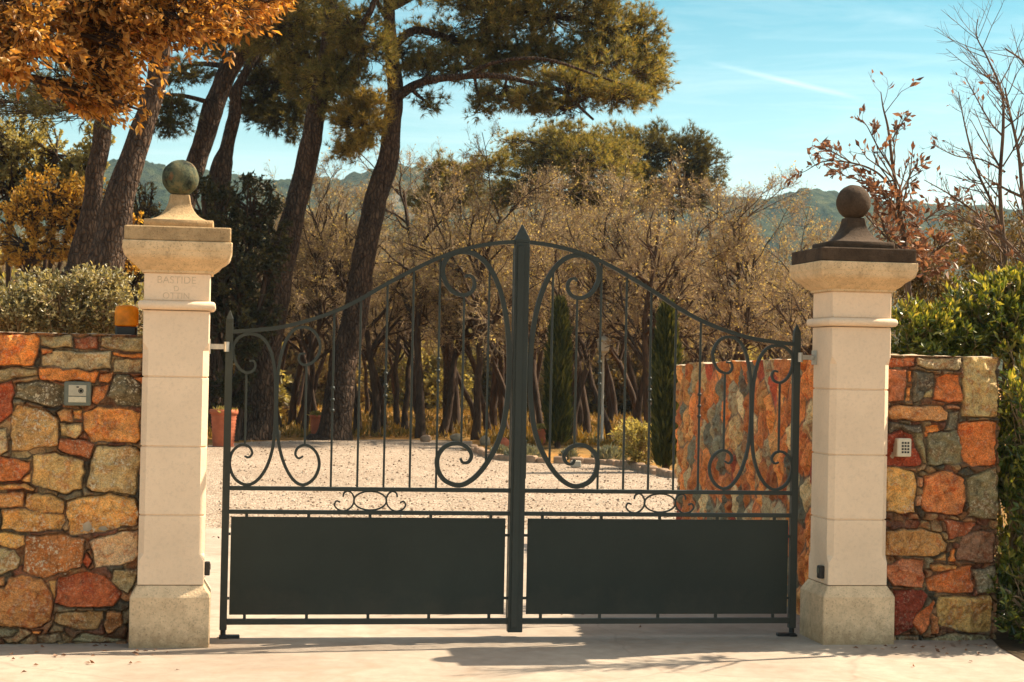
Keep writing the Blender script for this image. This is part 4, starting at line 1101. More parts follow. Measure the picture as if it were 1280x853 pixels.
pine('tall pine leaning up from behind the gate leaf nearest the big terracotta pot', [(312, 556, 58), (318, 540, 44), (326, 480, 40), (337, 400, 37), (349, 345, 34), (361, 298, 31), (378, 220, 26), (392, 158, 24), (402, 105, 21), (410, 60, 17), (415, 10, 15), (420, -60, 11), (424, -130, 6)], 28.0,
     [[(402, 108, 0, 13), (420, 80, -.3, 12), (440, 48, -.5, 10), (463, 14, -1, 8), (480, -40, -1, 4)], [(404, 96, 0, 7), (385, 70, .8, 5), (350, 50, 1.4, 4)], [(398, 130, 0, 7), (425, 140, -.6, 5), (450, 150, -1, 4)]],
     [(345, 30, 60, 40, 1.2, 110), (400, 95, 40, 36, .8, 70), (455, 62, 36, 38, -.5, 60), (425, 105, 38, 34, -.3, 80), (448, 150, 36, 28, -.8, 80, 'needle_gold'), (440, 186, 26, 16, -.8, 44, 'needle_gold'), (390, 55, 50, 38, .8, 100), (440, 30, 46, 36, -.6, 90), (420, -50, 120, 50, 0, 110), (370, 5, 60, 34, 1, 80), (462, 110, 26, 26, -1, 40, 'needle_gold')], 105)
pine('tall pine with a long side limb, its broad crown spreading over the gate', [(412, 560, 66), (417, 546, 46), (424, 500, 38), (433, 440, 33), (446, 375, 30), (460, 300, 29), (473, 240, 27), (484, 196, 26), (491, 150, 22), (494, 120, 20), (490, 60, 16), (487, 10, 14), (486, -50, 11), (490, -120, 6)], 28.5,
     [[(492, 124, 0, 16), (505, 115, -.2, 13), (522, 105, -.4, 11), (545, 99, -.6, 10), (580, 96, -.8, 8), (620, 95, -1, 7), (660, 103, -1.2, 6), (700, 114, -1.2, 5), (742, 150, -1.4, 3)],
      [(490, 60, 0, 12), (520, 38, .4, 10), (570, 50, .8, 8), (620, 58, 1, 7), (690, 66, 1.2, 5), (760, 70, 1.2, 4)],
      [(487, 10, 0, 11), (540, -10, .4, 9), (620, 10, .6, 8), (700, 20, .6, 6), (780, 40, .6, 4)],
      [(580, 96, -.8, 6), (620, 78, -1.4, 5), (680, 74, -1.8, 4), (750, 96, -2, 3), (790, 110, -2, 2)], [(488, 30, 0, 8), (470, 0, -.5, 6), (450, -40, -.8, 4)]],
     [(560, 45, 48, 28, .8, 80), (610, 25, 66, 32, .6, 130), (620, 72, 50, 24, 1, 90), (690, 22, 66, 36, .6, 140), (690, 74, 56, 26, 1, 110), (752, 40, 58, 40, .6, 140), (800, 62, 34, 42, .6, 90), (770, 86, 52, 30, -.5, 100), (812, 96, 22, 26, .4, 44), (765, 118, 48, 13, -1.6, 50), (715, 108, 50, 20, -1.2, 70), (700, 136, 34, 12, -1.2, 26), (660, 128, 34, 12, -1, 22), (630, 118, 34, 14, -.8, 26), (600, 130, 22, 18, -.6, 16), (576, 78, 40, 22, 0, 50), (536, 88, 28, 26, 0, 40), (535, 128, 26, 8, -.4, 14), (620, -50, 150, 50, 0, 180), (740, -40, 100, 44, 0, 130), (520, -40, 60, 40, 0, 70), (505, 70, 22, 22, 0, 20)], 106)


# ------------------------------------------------------------------ broadleaf helpers
def leafy(name, label, cat, base, blobs, nst, nleaf, L, W, mats, seed, group=None, stem_r=.02, up=.3, stem_mat='twig', tipmat=None, surf=.5, sub=4, clump=.40, spread=.4):
    """bush or small crown: stems from base into each blob, sprigs of leaves at their ends. blobs: (centre, radii, weight)"""
    rng = np.random.default_rng(seed); base = np.asarray(base, float)
    r = empty(name, base, label, cat, group); st = MB(); cr = MB(); tp = MB()
    wsum = sum(b[2] for b in blobs)
    for c, R3, wt in blobs:
        n = max(6, int(nst * wt / wsum)); tips = blob_points(c, R3, int(n * 1.4), rng, surf)
        tips = tips[fbm(tips * (1.3 / np.mean(R3)) + seed, 2, seed) > clump]; n = len(tips); tips[:, 2] = np.maximum(tips[:, 2], base[2] + .04)
        cc = np.asarray(c, float); foot = np.array([base[0] + (cc[0] - base[0]) * spread, base[1] + (cc[1] - base[1]) * spread, base[2]]); low = cc - np.array([0, 0, R3[2] * .5]); low[2] = max(low[2], base[2] + .06)
        arm = catmull([foot, foot * .45 + low * .55 + rng.normal(0, .08, 3) * np.array([1, 1, 0]), low, cc], 6); st.tubes(arm, np.linspace(stem_r * 2.2, stem_r, len(arm)), 6)
        t_ = rng.uniform(.55, 1, n); s0, _ = sample_paths(arm[None], np.zeros(n, int), t_)
        mid = s0 * .5 + tips * .5 + rng.normal(0, .10, (n, 3)) * np.linalg.norm(np.asarray(R3)) * .5; mid[:, 2] = np.maximum(mid[:, 2], base[2] + .05)
        B = np.stack([s0, s0 * .5 + mid * .5, mid, mid * .4 + tips * .6, tips], 1); st.tubes(B, np.tile(np.linspace(stem_r, stem_r * .25, 5), (n, 1)), 4)
        C2, R2 = spawn(B, np.tile(np.linspace(stem_r * .6, stem_r * .2, 5), (n, 1)), sub, .5, 1, (.3, 1.1), .28, 3, .15, .12, .7, rng, stem_r * .15, lmin=L * 2.2); st.tubes(C2, R2, 3)
        m = max(2, int(nleaf * wt / wsum / len(C2))); i = np.repeat(np.arange(len(C2)), m)
        t = rng.uniform(.15, 1, len(i)); p_, d_ = sample_paths(C2, i, t)
        dd = d_ * .7 + rng.normal(0, .75, (len(i), 3)) + np.array([0, 0, up])
        LL = L * rng.uniform(.6, 1.2, len(i))
        if tipmat is not None:
            hi = (p_[:, 2] > c[2] + .35 * R3[2]) & (rng.uniform(size=len(i)) < .52)
            cr.leaves(p_[~hi], dd[~hi], LL[~hi], LL[~hi] * W / L, rng); tp.leaves(p_[hi], dd[hi] + np.array([0, 0, .7]), LL[hi], LL[hi] * W / L, rng)
        else: cr.leaves(p_, dd, LL, LL * W / L, rng)
    put('stems', st, M[stem_mat], r, smooth=True); put('crown', cr, M[mats], r)
    if tipmat is not None and tp.n: put('young_shoots', tp, M[tipmat], r)
    return r


def blob(px, py, rx, ry, Y, dep=None, wt=None):
    c = at(px, py, Y); k = pxm(c); return (c, (rx / k, (dep if dep else max(rx, ry) / k), ry / k), wt or rx * ry)


# oak with orange leaves hanging over the wall; its trunk stands outside the picture
rng0 = np.random.default_rng(7)
ob = np.array([-5.2, 4.6, 0.0]); r = empty('oak_tree', ob, 'oak full of orange autumn leaves reaching in over the stone wall', 'tree')
tr = MB(); cr = MB()
tk = catmull([(-5.2, 4.6, -.1, .24), (-5.15, 4.55, 1.5, .2), (-5.0, 4.5, 3.0, .17), (-4.7, 4.4, 4.4, .13), (-4.5, 4.3, 6.0, .07), (-4.4, 4.3, 7.2, .03)], 6); tr.tubes(tk[:, :3], tk[:, 3], 12)
oak_pads = [(38, 42, 56, 50, 3.6, 330), (20, 84, 38, 20, 3.5, 100), (-40, 30, 60, 80, 3.8, 150), (130, 20, 60, 50, 4.2, 300), (112, 90, 32, 38, 4.3, 140), (120, 128, 26, 16, 4.3, 50), (172, 50, 55, 52, 4.2, 300), (165, 100, 30, 24, 4.1, 80), (148, 132, 14, 12, 4.1, 20), (176, 138, 7, 13, 4.1, 9), (232, 26, 56, 40, 4.0, 230), (203, 82, 20, 18, 4.0, 36), (240, 56, 22, 12, 4.0, 28), (296, 14, 46, 26, 3.9, 130), (340, 4, 36, 14, 3.9, 60), (292, 44, 14, 18, 3.9, 26), (150, -60, 200, 50, 4.1, 300), (-80, -40, 120, 60, 4, 160), (60, 108, 14, 9, 3.6, 14), (90, 40, 10, 24, 4.2, 16)]
for px, py, rx, ry, Y, n in oak_pads:
    c = at(px, py, Y); k = pxm(c); R3 = np.array([rx / k, .34 + rx / k * .5, ry / k])
    a = tk[np.argmin(np.linalg.norm(tk[:, :3] - c, axis=1) + .6 * np.maximum(0, tk[:, 2] - c[2])), :3]
    arm = catmull([a, (a * .4 + c * .6) + np.array([0, 0, .25]), c], 6); tr.tubes(arm, np.linspace(.035, .010, len(arm)), 5)
    tips = blob_points(c, R3 * 1.1, int(n * 1.35), rng0, .1) + rng0.normal(0, .05, (int(n * 1.35), 3)); tips = tips[fbm(tips * 4.0, 2, 3) > .465]; n = len(tips); s0, _ = sample_paths(arm[None], np.zeros(n, int), rng0.uniform(.55, 1, n))
    B = np.stack([s0, (s0 + tips) / 2 + rng0.normal(0, .04, (n, 3)) + np.array([0, 0, .03]), tips], 1); tr.tubes(B, np.tile(np.array([.006, .004, .002]), (n, 1)), 3)
    m = 7; i = np.repeat(np.arange(n), m); p_, d_ = sample_paths(B, i, rng0.uniform(.78, 1, len(i))); p_ = p_ + rng0.normal(0, .016, p_.shape)
    LL = rng0.uniform(.055, .105, len(i)); cr.leaves(p_, d_ * .9 + rng0.normal(0, .65, p_.shape) + np.array([0, 0, -.2]), LL, LL * .42, rng0, .28)
put('trunk', tr, M['oak_bark'], r, smooth=True); put('crown', cr, M['oak_orange'], r)

# small oak with red-brown leaves beside the dark capped pillar
rng0 = np.random.default_rng(8)
YR = 2.2; kR = pxm(at(1110, 250, YR)); rb_ = at(1138, 480, YR); rb_[2] = 0
r = empty('oak_sapling', rb_, 'young oak with sparse red brown leaves behind the dark capped pillar', 'tree')
tr = MB(); cr = MB()
mains = [[(1140, 470, 0, 9), (1137, 380, 0, 8), (1130, 300, 0, 7), (1122, 250, 0, 5), (1115, 200, 0, 4), (1110, 160, 0, 3), (1104, 135, 0, 2), (1101, 115, 0, 1)],
         [(1118, 238, 0, 4), (1095, 215, .1, 3), (1065, 204, .2, 2.4), (1030, 202, .2, 1.8), (1005, 215, .2, 1), (988, 220, .2, .8)], [(1065, 204, .2, 2), (1040, 190, .15, 1.5), (1015, 182, .15, .9)],
         [(1117, 215, 0, 2.5), (1098, 185, -.1, 2), (1085, 160, -.1, 1.2), (1078, 150, -.1, .8)], [(1112, 180, 0, 2.4), (1124, 160, .1, 1.6), (1136, 140, .1, .9)], [(1122, 250, 0, 3), (1140, 215, .2, 2), (1146, 205, .2, 1)],
         [(1128, 300, 0, 4), (1150, 280, .3, 3), (1175, 262, .4, 2), (1200, 252, .4, 1)], [(1132, 320, 0, 4), (1112, 300, -.2, 3), (1100, 270, -.2, 2)], [(1134, 340, 0, 4), (1160, 320, .3, 3), (1190, 300, .3, 2)], [(1124, 262, 0, 3), (1104, 240, -.2, 2), (1092, 232, -.2, 1)],
         [(1117, 226, 0, 2.5), (1090, 228, .1, 2), (1062, 222, .1, 1.4), (1044, 214, .1, .8)]]
BB = []
for L in mains:
    q = catmull([np.append(at(x, y, YR + dy), wd / kR / 2) for x, y, dy, wd in L], 6); tr.tubes(q[:, :3], np.maximum(q[:, 3], .0018), 6)
    ii = np.linspace(0, len(q) - 1, 6).astype(int); BB.append(q[ii])
BB = np.array(BB); P_, R_ = BB[:, :, :3], np.maximum(BB[:, :, 3], .002)
C1, R1 = spawn(P_, R_, 13, .2, 1, (.4, 1.1), .24, 4, .16, .1, .6, rng0, .002, .07); tr.tubes(C1, R1, 3)
C2, R2 = spawn(C1, R1, 2, .4, 1, (.4, 1.0), .5, 3, .15, .1, .7, rng0, .0014, .03); tr.tubes(C2, R2, 3)
for Pth, m in ((C1, 3), (C2, 2), (P_[1:], 8)):
    i = np.repeat(np.arange(len(Pth)), m); p_, d_ = sample_paths(Pth, i, rng0.uniform(.5, 1, len(i))); keep = rng0.uniform(size=len(i)) < np.clip((3.75 - p_[:, 2]) * 1.4, .35, .85)
    p_, d_ = p_[keep], d_[keep]; LL = rng0.uniform(.04, .085, len(p_)); cr.leaves(p_, d_ + rng0.normal(0, .6, p_.shape), LL, LL * .42, rng0, .25)
for px, py, rx, ry, n in ((1128, 268, 24, 30, 160), (1140, 310, 26, 26, 150), (1165, 330, 26, 20, 80), (1105, 250, 14, 16, 40)):
    c = at(px, py, YR); p_ = blob_points(c, (rx / kR, .22, ry / kR), n, rng0, .2); LL = rng0.uniform(.05, .09, n); cr.leaves(p_, rng0.normal(size=p_.shape), LL, LL * .45, rng0, .25)
    s0 = p_ + (c - p_) * .35 + rng0.normal(0, .02, p_.shape); tr.tubes(np.stack([s0, (s0 + p_) / 2, p_], 1), np.tile([.0018, .0015, .0012], (n, 1)), 3)
put('trunk', tr, M['sapling_bark'], r, smooth=True); put('crown', cr, M['oak_red'], r)


def bare_sapling(label, mains, Y, seed, nl=150, n1=24, n2=4):
    rng = np.random.default_rng(seed); k = pxm(at(mains[0][0][0], 250, Y)); b = at(mains[0][0][0], 480, Y); b[2] = 0
    r = empty('bare_sapling', b, label, 'tree', 'bare saplings behind the hedge'); tr = MB(); cr = MB(); BB = []
    for L in mains:
        q = catmull([np.append(at(x, y, Y + dy), wd / k / 2) for x, y, dy, wd in L], 6); tr.tubes(q[:, :3], np.maximum(q[:, 3], .0016), 6); BB.append(q[np.linspace(0, len(q) - 1, 7).astype(int)])
    BB = np.array(BB); P_, R_ = BB[:, :, :3], np.maximum(BB[:, :, 3], .0018)
    C1, R1 = spawn(P_, R_, n1, .12, 1, (.5, 1.1), .22, 4, .10, .12, .55, rng, .0018, .10); tr.tubes(C1, R1, 3)
    C2, R2 = spawn(C1, R1, n2, .2, 1, (.4, 1.0), .4, 3, .10, .14, .7, rng, .0013, .04); tr.tubes(C2, R2, 3)
    i = rng.integers(0, len(C1), nl); p_, d_ = sample_paths(C1, i, rng.uniform(.4, 1, nl)); keep = rng.uniform(size=nl) < np.clip((4.0 - p_[:, 2]) * .8, .1, 1); p_, d_ = p_[keep], d_[keep]
    LL = rng.uniform(.03, .06, len(p_)); cr.leaves(p_, d_ + rng.normal(0, .6, p_.shape), LL, LL * .45, rng, .25)
    put('trunk', tr, M['sapling_bark'], r, smooth=True); put('crown', cr, M['oak_red'], r); return r


bare_sapling('bare sapling with fine reddish twigs standing behind the laurel hedge', [
    [(1264, 480, 0, 8), (1262, 400, 0, 7), (1258, 338, 0, 6), (1250, 239, 0, 5), (1254, 160, 0, 4), (1252, 115, 0, 3), (1234, 72, 0, 2.2), (1221, 46, 0, 1.5), (1222, 24, 0, 1)],
    [(1262, 320, 0, 5), (1242, 259, .1, 4), (1222, 215, .1, 3), (1208, 165, .1, 2), (1198, 115, .1, 1)], [(1256, 215, 0, 3), (1228, 200, .2, 2), (1195, 195, .2, 1.5), (1165, 180, .2, .8)],
    [(1258, 300, 0, 4), (1225, 270, .2, 3), (1190, 245, .2, 2), (1155, 225, .2, 1)], [(1252, 120, 0, 2), (1236, 96, 0, 1.4), (1206, 56, 0, .8)], [(1253, 170, 0, 3), (1236, 150, .1, 2), (1206, 96, .1, 1)]], 1.5, 41)
bare_sapling('taller bare sapling at the outer end of the laurel hedge', [
    [(1310, 480, 0, 10), (1302, 380, 0, 8), (1290, 300, 0, 7), (1279, 250, 0, 5), (1273, 191, 0, 4), (1262, 140, 0, 3), (1256, 110, 0, 2)], [(1300, 360, 0, 6), (1310, 240, .1, 5), (1300, 140, .1, 4), (1285, 85, .1, 3), (1256, 60, .1, 1.5)],
    [(1295, 330, 0, 5), (1330, 220, .2, 4), (1345, 100, .2, 3), (1340, 0, .2, 1.5)], [(1300, 350, 0, 5), (1255, 300, -.1, 4), (1215, 280, -.1, 2.5), (1180, 262, -.1, 1)], [(1300, 330, 0, 5), (1350, 250, .3, 4), (1400, 180, .3, 2)]], -.25, 42, 240, 26, 4)

# hedge, grey shrub and undergrowth close to the walls
hb = [blob(1150, 428, 42, 34, .95, .4), blob(1190, 424, 46, 42, 1.0, .5), blob(1235, 404, 46, 50, 1.0, .5), blob(1285, 394, 50, 54, 1.0, .6), blob(1340, 404, 60, 80, 1.0, .6), blob(1262, 362, 28, 18, 1.0, .3), blob(1130, 408, 20, 18, .9, .2), blob(1215, 374, 20, 12, 1.0, .25)]
hb += [((3.45, .55, .45), (.32, .5, .5), 1800), ((3.45, .5, 1.1), (.34, .5, .5), 1800), ((3.5, .5, 1.6), (.36, .5, .35), 1500), ((4.0, .5, .9), (.4, .6, .9), 2500), ((3.42, -.12, .5), (.26, .42, .55), 1900), ((3.44, -.08, 1.2), (.26, .4, .55), 1900), ((3.24, -.22, .30), (.24, .30, .32), 1300), ((3.28, .0, .8), (.20, .30, .45), 1500), ((3.30, .02, 1.35), (.20, .30, .45), 1500)]
leafy('laurel_hedge', 'glossy green laurel hedge with yellow young leaves beside the short stone wall', 'hedge', (3.75, .85, 0), hb, 1000, 44000, .060, .023, 'laurel', 51, None, .008, .55, 'twig', 'laurel_tip', .6, 4)
gb = [blob(22, 392, 44, 36, .95, .35), blob(80, 386, 46, 40, .95, .4), blob(140, 386, 40, 42, .95, .35), blob(50, 362, 30, 16, .95, .3), blob(120, 354, 40, 16, .95, .3), blob(-50, 390, 60, 36, .95, .4), blob(172, 404, 16, 26, .95, .2)]
leafy('grey_shrub', 'grey green small leaved shrub rising behind the wall with the beacon', 'shrub', (-3.0, .9, 0), gb, 700, 24000, .032, .016, 'olive', 52, None, .006, .2, 'twig', None, .55, 5)
for i, (px, py, rx, ry, Y, m, lab) in enumerate([
    (1150, 350, 46, 40, 4.0, 'brush', 'olive brown bush in the gap between the dark capped pillar and the laurel hedge'),
    (1230, 310, 60, 46, 5.5, 'brush', 'brown scrubby bush behind the bare saplings'),
    (1290, 330, 60, 56, 6.5, 'brush', 'broad brown bush at the far end of the scrub behind the hedge')]):
    c = at(px, py, Y); leafy('wild_bush', lab, 'bush', (c[0], c[1], 0), [blob(px, py - 14, rx, ry, Y, .6), blob(px + rx * .4, py + ry * .9, rx, ry, Y, .6)], 230, 4200, .05, .024, m, 60 + i, None, .008, .2, 'twig', None, .4, 5)


# ------------------------------------------------------------------ the wood beyond the court
def oak_parts(seed, H, nl, leafL, twist=.10, low=.38, lean=0.0, sp=1.0):
    rng = np.random.default_rng(seed); k = 10; P = np.zeros((1, k, 3)); d = np.array([lean, 0, 1.0]); d /= np.linalg.norm(d)
    for j in range(1, k): d = norm(d + rng.normal(0, twist, 3) * np.array([1, 1, .3]) + np.array([0, 0, .05])); P[0, j] = P[0, j - 1] + d * H * .8 / (k - 1)
    P[0, 0, 2] = -.1; R = np.linspace(.088, .028, k)[None] * (H / 6.2); R[0, 0] *= 1.35
    tr = MB().tubes(P, R, 9)
    C1, R1 = spawn(P, R, 13, low, 1, (.5, 1.15), .52 * sp, 7, .16, .03, .55, rng, .012); tr.tubes(C1, R1, 6)
    C2, R2 = spawn(C1, R1, 7, .2, 1, (.4, 1.1), .5, 5, .17, .03, .6, rng, .007); tr.tubes(C2, R2, 4)
    C3, R3 = spawn(C2, R2, 6, .15, 1, (.4, 1.1), .52, 4, .16, .04, .65, rng, .0045, .2); tr.tubes(C3, R3, 3, 1)
    C4, R4 = spawn(C3, R3, 7, .15, 1, (.4, 1.1), .58, 3, .14, .05, .7, rng, .003, .14); tr.tubes(C4, R4, 3, 1)
    cr = MB(); i = rng.integers(0, len(C4), nl); p_, d_ = sample_paths(C4, i, rng.uniform(.2, 1, nl)); LL = leafL * rng.uniform(.6, 1.25, nl)
    cr.leaves(p_ + rng.normal(0, .04, p_.shape), d_ + rng.normal(0, .8, p_.shape), LL, LL * .5, rng, .25)
    return tr, cr


protos = []
for s_, H, nl, tw, lo_, ln in ((201, 6.4, 3600, .12, .36, .05), (202, 6.0, 5200, .16, .34, -.12), (203, 6.8, 2800, .10, .42, .08), (204, 5.6, 6000, .20, .30, .22), (205, 6.2, 4200, .14, .38, -.03)):
    tr, cr = oak_parts(s_, H, int(nl * .34), .062, tw, lo_, ln); protos.append((tr.mesh('trunk', [M['oak_bark'], M['twig']], True), cr.mesh('crown', M['oak_dry'])))


def wood_oak(px, Y, v, sc, rot, label, group):
    b = at(px, 500, Y); o = bpy.data.objects.new('oak_tree', None); COL.objects.link(o); o.location = (b[0], b[1], 0); o.rotation_euler = (0, 0, rot); o.scale = (sc,) * 3; o.empty_display_size = .1
    tag(o, label, 'tree', group)
    for nm, me in zip(('trunk', 'crown'), protos[v]):
        q = bpy.data.objects.new(nm, me); COL.objects.link(q); q.parent = o
    return o


rngw = np.random.default_rng(99)
front = [(352, 33, 0, .95), (366, 36, 2, 1.0), (380, 32, 4, .9), (398, 35, 1, 1.0), (448, 32, 2, 1.0), (470, 31, 0, 1.0), (481, 34, 4, .95), (507, 33, 1, 1.0), (526, 30, 2, 1.05), (552, 31, 0, 1.0), (563, 32, 3, 1.0), (595, 29.5, 1, 1.12), (612, 33, 3, 1.1), (634, 34, 0, 1.0), (655, 31, 3, 1.0), (680, 30, 4, 1.0), (716, 29, 2, 1.0), (735, 32, 0, 1.0), (766, 28.5, 3, .95), (792, 29, 1, 1.0), (803, 33, 4, 1.0), (818, 27, 0, .95), (858, 28, 1, 1.0), (900, 27, 4, .95), (940, 29, 2, .95), (985, 27, 3, .9), (1030, 29, 1, .9)]
for px, Y, v, sc in front:
    wood_oak(px, Y, v, sc * rngw.uniform(.94, 1.05), rngw.uniform(0, 6.28), 'bare brown oak in the front row of the wood along the gravel court', 'front row of oaks along the court')
for row, (Y0, n) in enumerate(((37, 13), (42, 14), (48, 15), (56, 15), (66, 14))):
    for k in range(n):
        px = 275 + (1060 - 275) * (k + rngw.uniform(.1, .9)) / n
        sc = rngw.uniform(.9, 1.12) * (1 - .06 * row if px > 880 or px < 480 else 1.0 + .03 * row)
        wood_oak(px, Y0 + rngw.uniform(-2, 2), int(rngw.integers(0, 5)), sc, rngw.uniform(0, 6.28), 'bare twiggy oak standing deeper in the wood behind the front row', 'oaks deep in the wood')

ug = []
for s_, mt_ in ((501, 'sage'), (502, 'brush'), (503, 'oak_dry')):
    rg = np.random.default_rng(s_); n = 260; tips = np.abs(blob_points((0, 0, 0), (2.6, 1.5, 3.4), n, rg, .4)) * np.column_stack([rg.choice([-1, 1], n), rg.choice([-1, 1], n), np.ones(n)])
    st = MB(); s0 = tips * np.array([.25, .25, 0]); B = np.stack([s0, s0 * .5 + tips * .5 + rg.normal(0, .15, (n, 3)) + np.array([0, 0, .2]), tips], 1); st.tubes(B, np.tile([.03, .02, .008], (n, 1)), 4)
    C2, R2 = spawn(B, np.tile([.02, .014, .008], (n, 1)), 5, .4, 1, (.3, 1.1), .35, 3, .2, .05, .6, rg, .006); st.tubes(C2, R2, 3)
    i = np.repeat(np.arange(len(C2)), 6); p_, d_ = sample_paths(C2, i, rg.uniform(.2, 1, len(i))); p_[:, 2] = np.maximum(p_[:, 2], .02)
    ug.append((st.mesh('stems', M['twig'], True), MB().leaves(p_, d_ + rg.normal(0, .8, p_.shape), rg.uniform(.12, .24, len(i)), .10, rg).mesh('crown', M[mt_])))
for k in range(34):
    px = 255 + 800 * (k + rngw.uniform(.1, .9)) / 34; b = at(px, 500, rngw.uniform(52, 84)); v = int(rngw.integers(0, 3)); sc = rngw.uniform(.85, 1.3)
    o = bpy.data.objects.new('undergrowth_bush', None); COL.objects.link(o); o.location = (b[0], b[1], 0); o.rotation_euler = (0, 0, rngw.uniform(0, 6.28)); o.scale = (sc,) * 3; o.empty_display_size = .1
    tag(o, 'tall undergrowth bush closing the view between the oak trunks', 'bush', 'undergrowth at the back of the wood')
    for nm, me in zip(('stems', 'crown'), ug[v]):
        q = bpy.data.objects.new(nm, me); COL.objects.link(q); q.parent = o

for k in range(11):
    wood_oak(-90 + 330 * (k + rngw.uniform(.1, .9)) / 11, rngw.uniform(38, 58), int(rngw.integers(0, 5)), rngw.uniform(.9, 1.1), rngw.uniform(0, 6.28), 'bare twiggy oak standing deeper in the wood behind the front row', 'oaks deep in the wood')
    px = -90 + 350 * (k + rngw.uniform(.1, .9)) / 11; b = at(px, 500, rngw.uniform(36, 44)); sc = rngw.uniform(1.0, 1.35)
    o = bpy.data.objects.new('undergrowth_bush', None); COL.objects.link(o); o.location = (b[0], b[1], 0); o.rotation_euler = (0, 0, rngw.uniform(0, 6.28)); o.scale = (sc,) * 3; o.empty_display_size = .1
    tag(o, 'tall undergrowth bush closing the view between the oak trunks', 'bush', 'undergrowth at the back of the wood')
    for nm, me in zip(('stems', 'crown'), ug[k % 2]):
        q = bpy.data.objects.new(nm, me); COL.objects.link(q); q.parent = o

# round pines over the wood
for i, (lab, Y, base, tops, pads) in enumerate([
    ('round topped pine above the middle of the wood', 40, (720, 470), (722, 190), [(700, 195, 42, 34, 0, 110), (740, 200, 44, 30, -1, 110), (665, 190, 40, 26, 1, 80), (655, 225, 40, 22, 0, 60), (620, 235, 34, 26, 0, 70), (700, 240, 60, 26, 0, 110), (760, 240, 44, 26, 0, 80), (770, 205, 30, 26, 0, 70), (725, 170, 40, 14, 0, 50), (640, 172, 22, 14, 0, 24)]),
    ('dark round topped pine standing at the sky edge of the wood', 43, (846, 470), (838, 200), [(815, 180, 32, 26, 0, 100, 'needle_dark'), (850, 190, 36, 28, 0, 120, 'needle_dark'), (880, 212, 27, 28, 0, 90, 'needle_dark'), (840, 225, 44, 20, 0, 90), (810, 240, 44, 26, 0, 80), (862, 250, 36, 20, 0, 60, 'needle_dark'), (770, 180, 26, 22, 0, 50), (795, 205, 30, 26, 0, 70), (870, 240, 24, 14, 0, 30, 'needle_dark')]),
    ('small ragged pine between the broad crown and the wood', 38, (560, 470), (556, 215), [(548, 215, 24, 20, 0, 50), (570, 240, 34, 20, 0, 60), (540, 255, 30, 18, 0, 50), (590, 215, 22, 10, 0, 24), (612, 205, 26, 12, 0, 26)])]):
    tb_, tt_ = base, tops
    pine(lab, [(tb_[0], 545, 16), (tb_[0], 470, 14), ((tb_[0] + tt_[0]) / 2 + 3, 340, 11), (tt_[0], tt_[1] + 40, 8), (tt_[0], tt_[1] - 10, 4)], Y, [], pads, 120 + i, group='pines rising over the wood')

# trees and thickets at the wall end behind the leaning pines
for i, (nm, lab, Y, base_px, blobs_, n, mats, ll) in enumerate([
    ('yellow_tree', 'low tree with golden yellow autumn leaves behind the leaning pine trunks', 31, 60, [(70, 245, 46, 30), (40, 265, 46, 32), (95, 265, 36, 34), (118, 246, 22, 22), (165, 280, 16, 16), (30, 305, 50, 26), (100, 310, 40, 24), (150, 320, 30, 24)], 11000, 'yellow', .11),
    ('pale_tree', 'pale olive green tree above the golden yellow one', 34, 20, [(20, 185, 52, 46), (70, 192, 46, 38), (100, 215, 30, 24), (-40, 200, 60, 60), (120, 190, 30, 30), (10, 240, 36, 30)], 17000, 'sage', .115),
    ('evergreen_thicket', 'dark ivy covered thicket between the greenish ball and the tall leaning pines', 27, 292, [(275, 270, 40, 48), (315, 262, 38, 44), (300, 330, 54, 60), (262, 340, 30, 60), (338, 300, 24, 40), (300, 400, 50, 50), (255, 246, 20, 26), (285, 470, 30, 50)], 17000, 'ivy', .105),
    ('thin_thicket', 'thin pale scrub behind the trunk of the widest pine', 33, 190, [(180, 270, 24, 44), (200, 310, 30, 40), (165, 320, 26, 40)], 5000, 'brush', .10)]):
    c = at(base_px, 540, Y); leafy(nm, lab, 'tree' if 'tree' in nm else 'bush', (c[0], c[1], 0), [blob(*b, Y) for b in blobs_], 260, n, ll, ll * .5, mats, 70 + i, None, .035, .1, 'oak_bark', None, .45, 5, .40, .06)

# ------------------------------------------------------------------ garden at the edge of the court
mb = MB(); rk = np.random.default_rng(5)
kc = catmull([np.append(q[:2], 0) for q in kerb_w], 10)
seg = np.linalg.norm(np.diff(kc, axis=0), axis=1).cumsum(); dist = np.arange(.1, seg[-1], .26); V_ = []
for s_ in dist:
    i = min(int(np.searchsorted(seg, s_)), len(kc) - 2); p = kc[i]; d = norm(kc[i + 1] - kc[i]); a = math.atan2(d[1], d[0])
    hx, hy, h = .115 + rk.uniform(-.01, .01), .075, .07 + rk.uniform(0, .05)
    eb = MB().rect_loft([(hx, hy, -.02), (hx, hy, h - .02), (hx * .8, hy * .8, h)], (p[0], p[1], 0), .02, a + rk.uniform(-.1, .1))
    tag(put('edging_stone', eb, M['kerb'], loc=(p[0], p[1], 0)), 'low brown edging stone in the line round the planted bed', 'edging stone', 'edging stones round the bed')


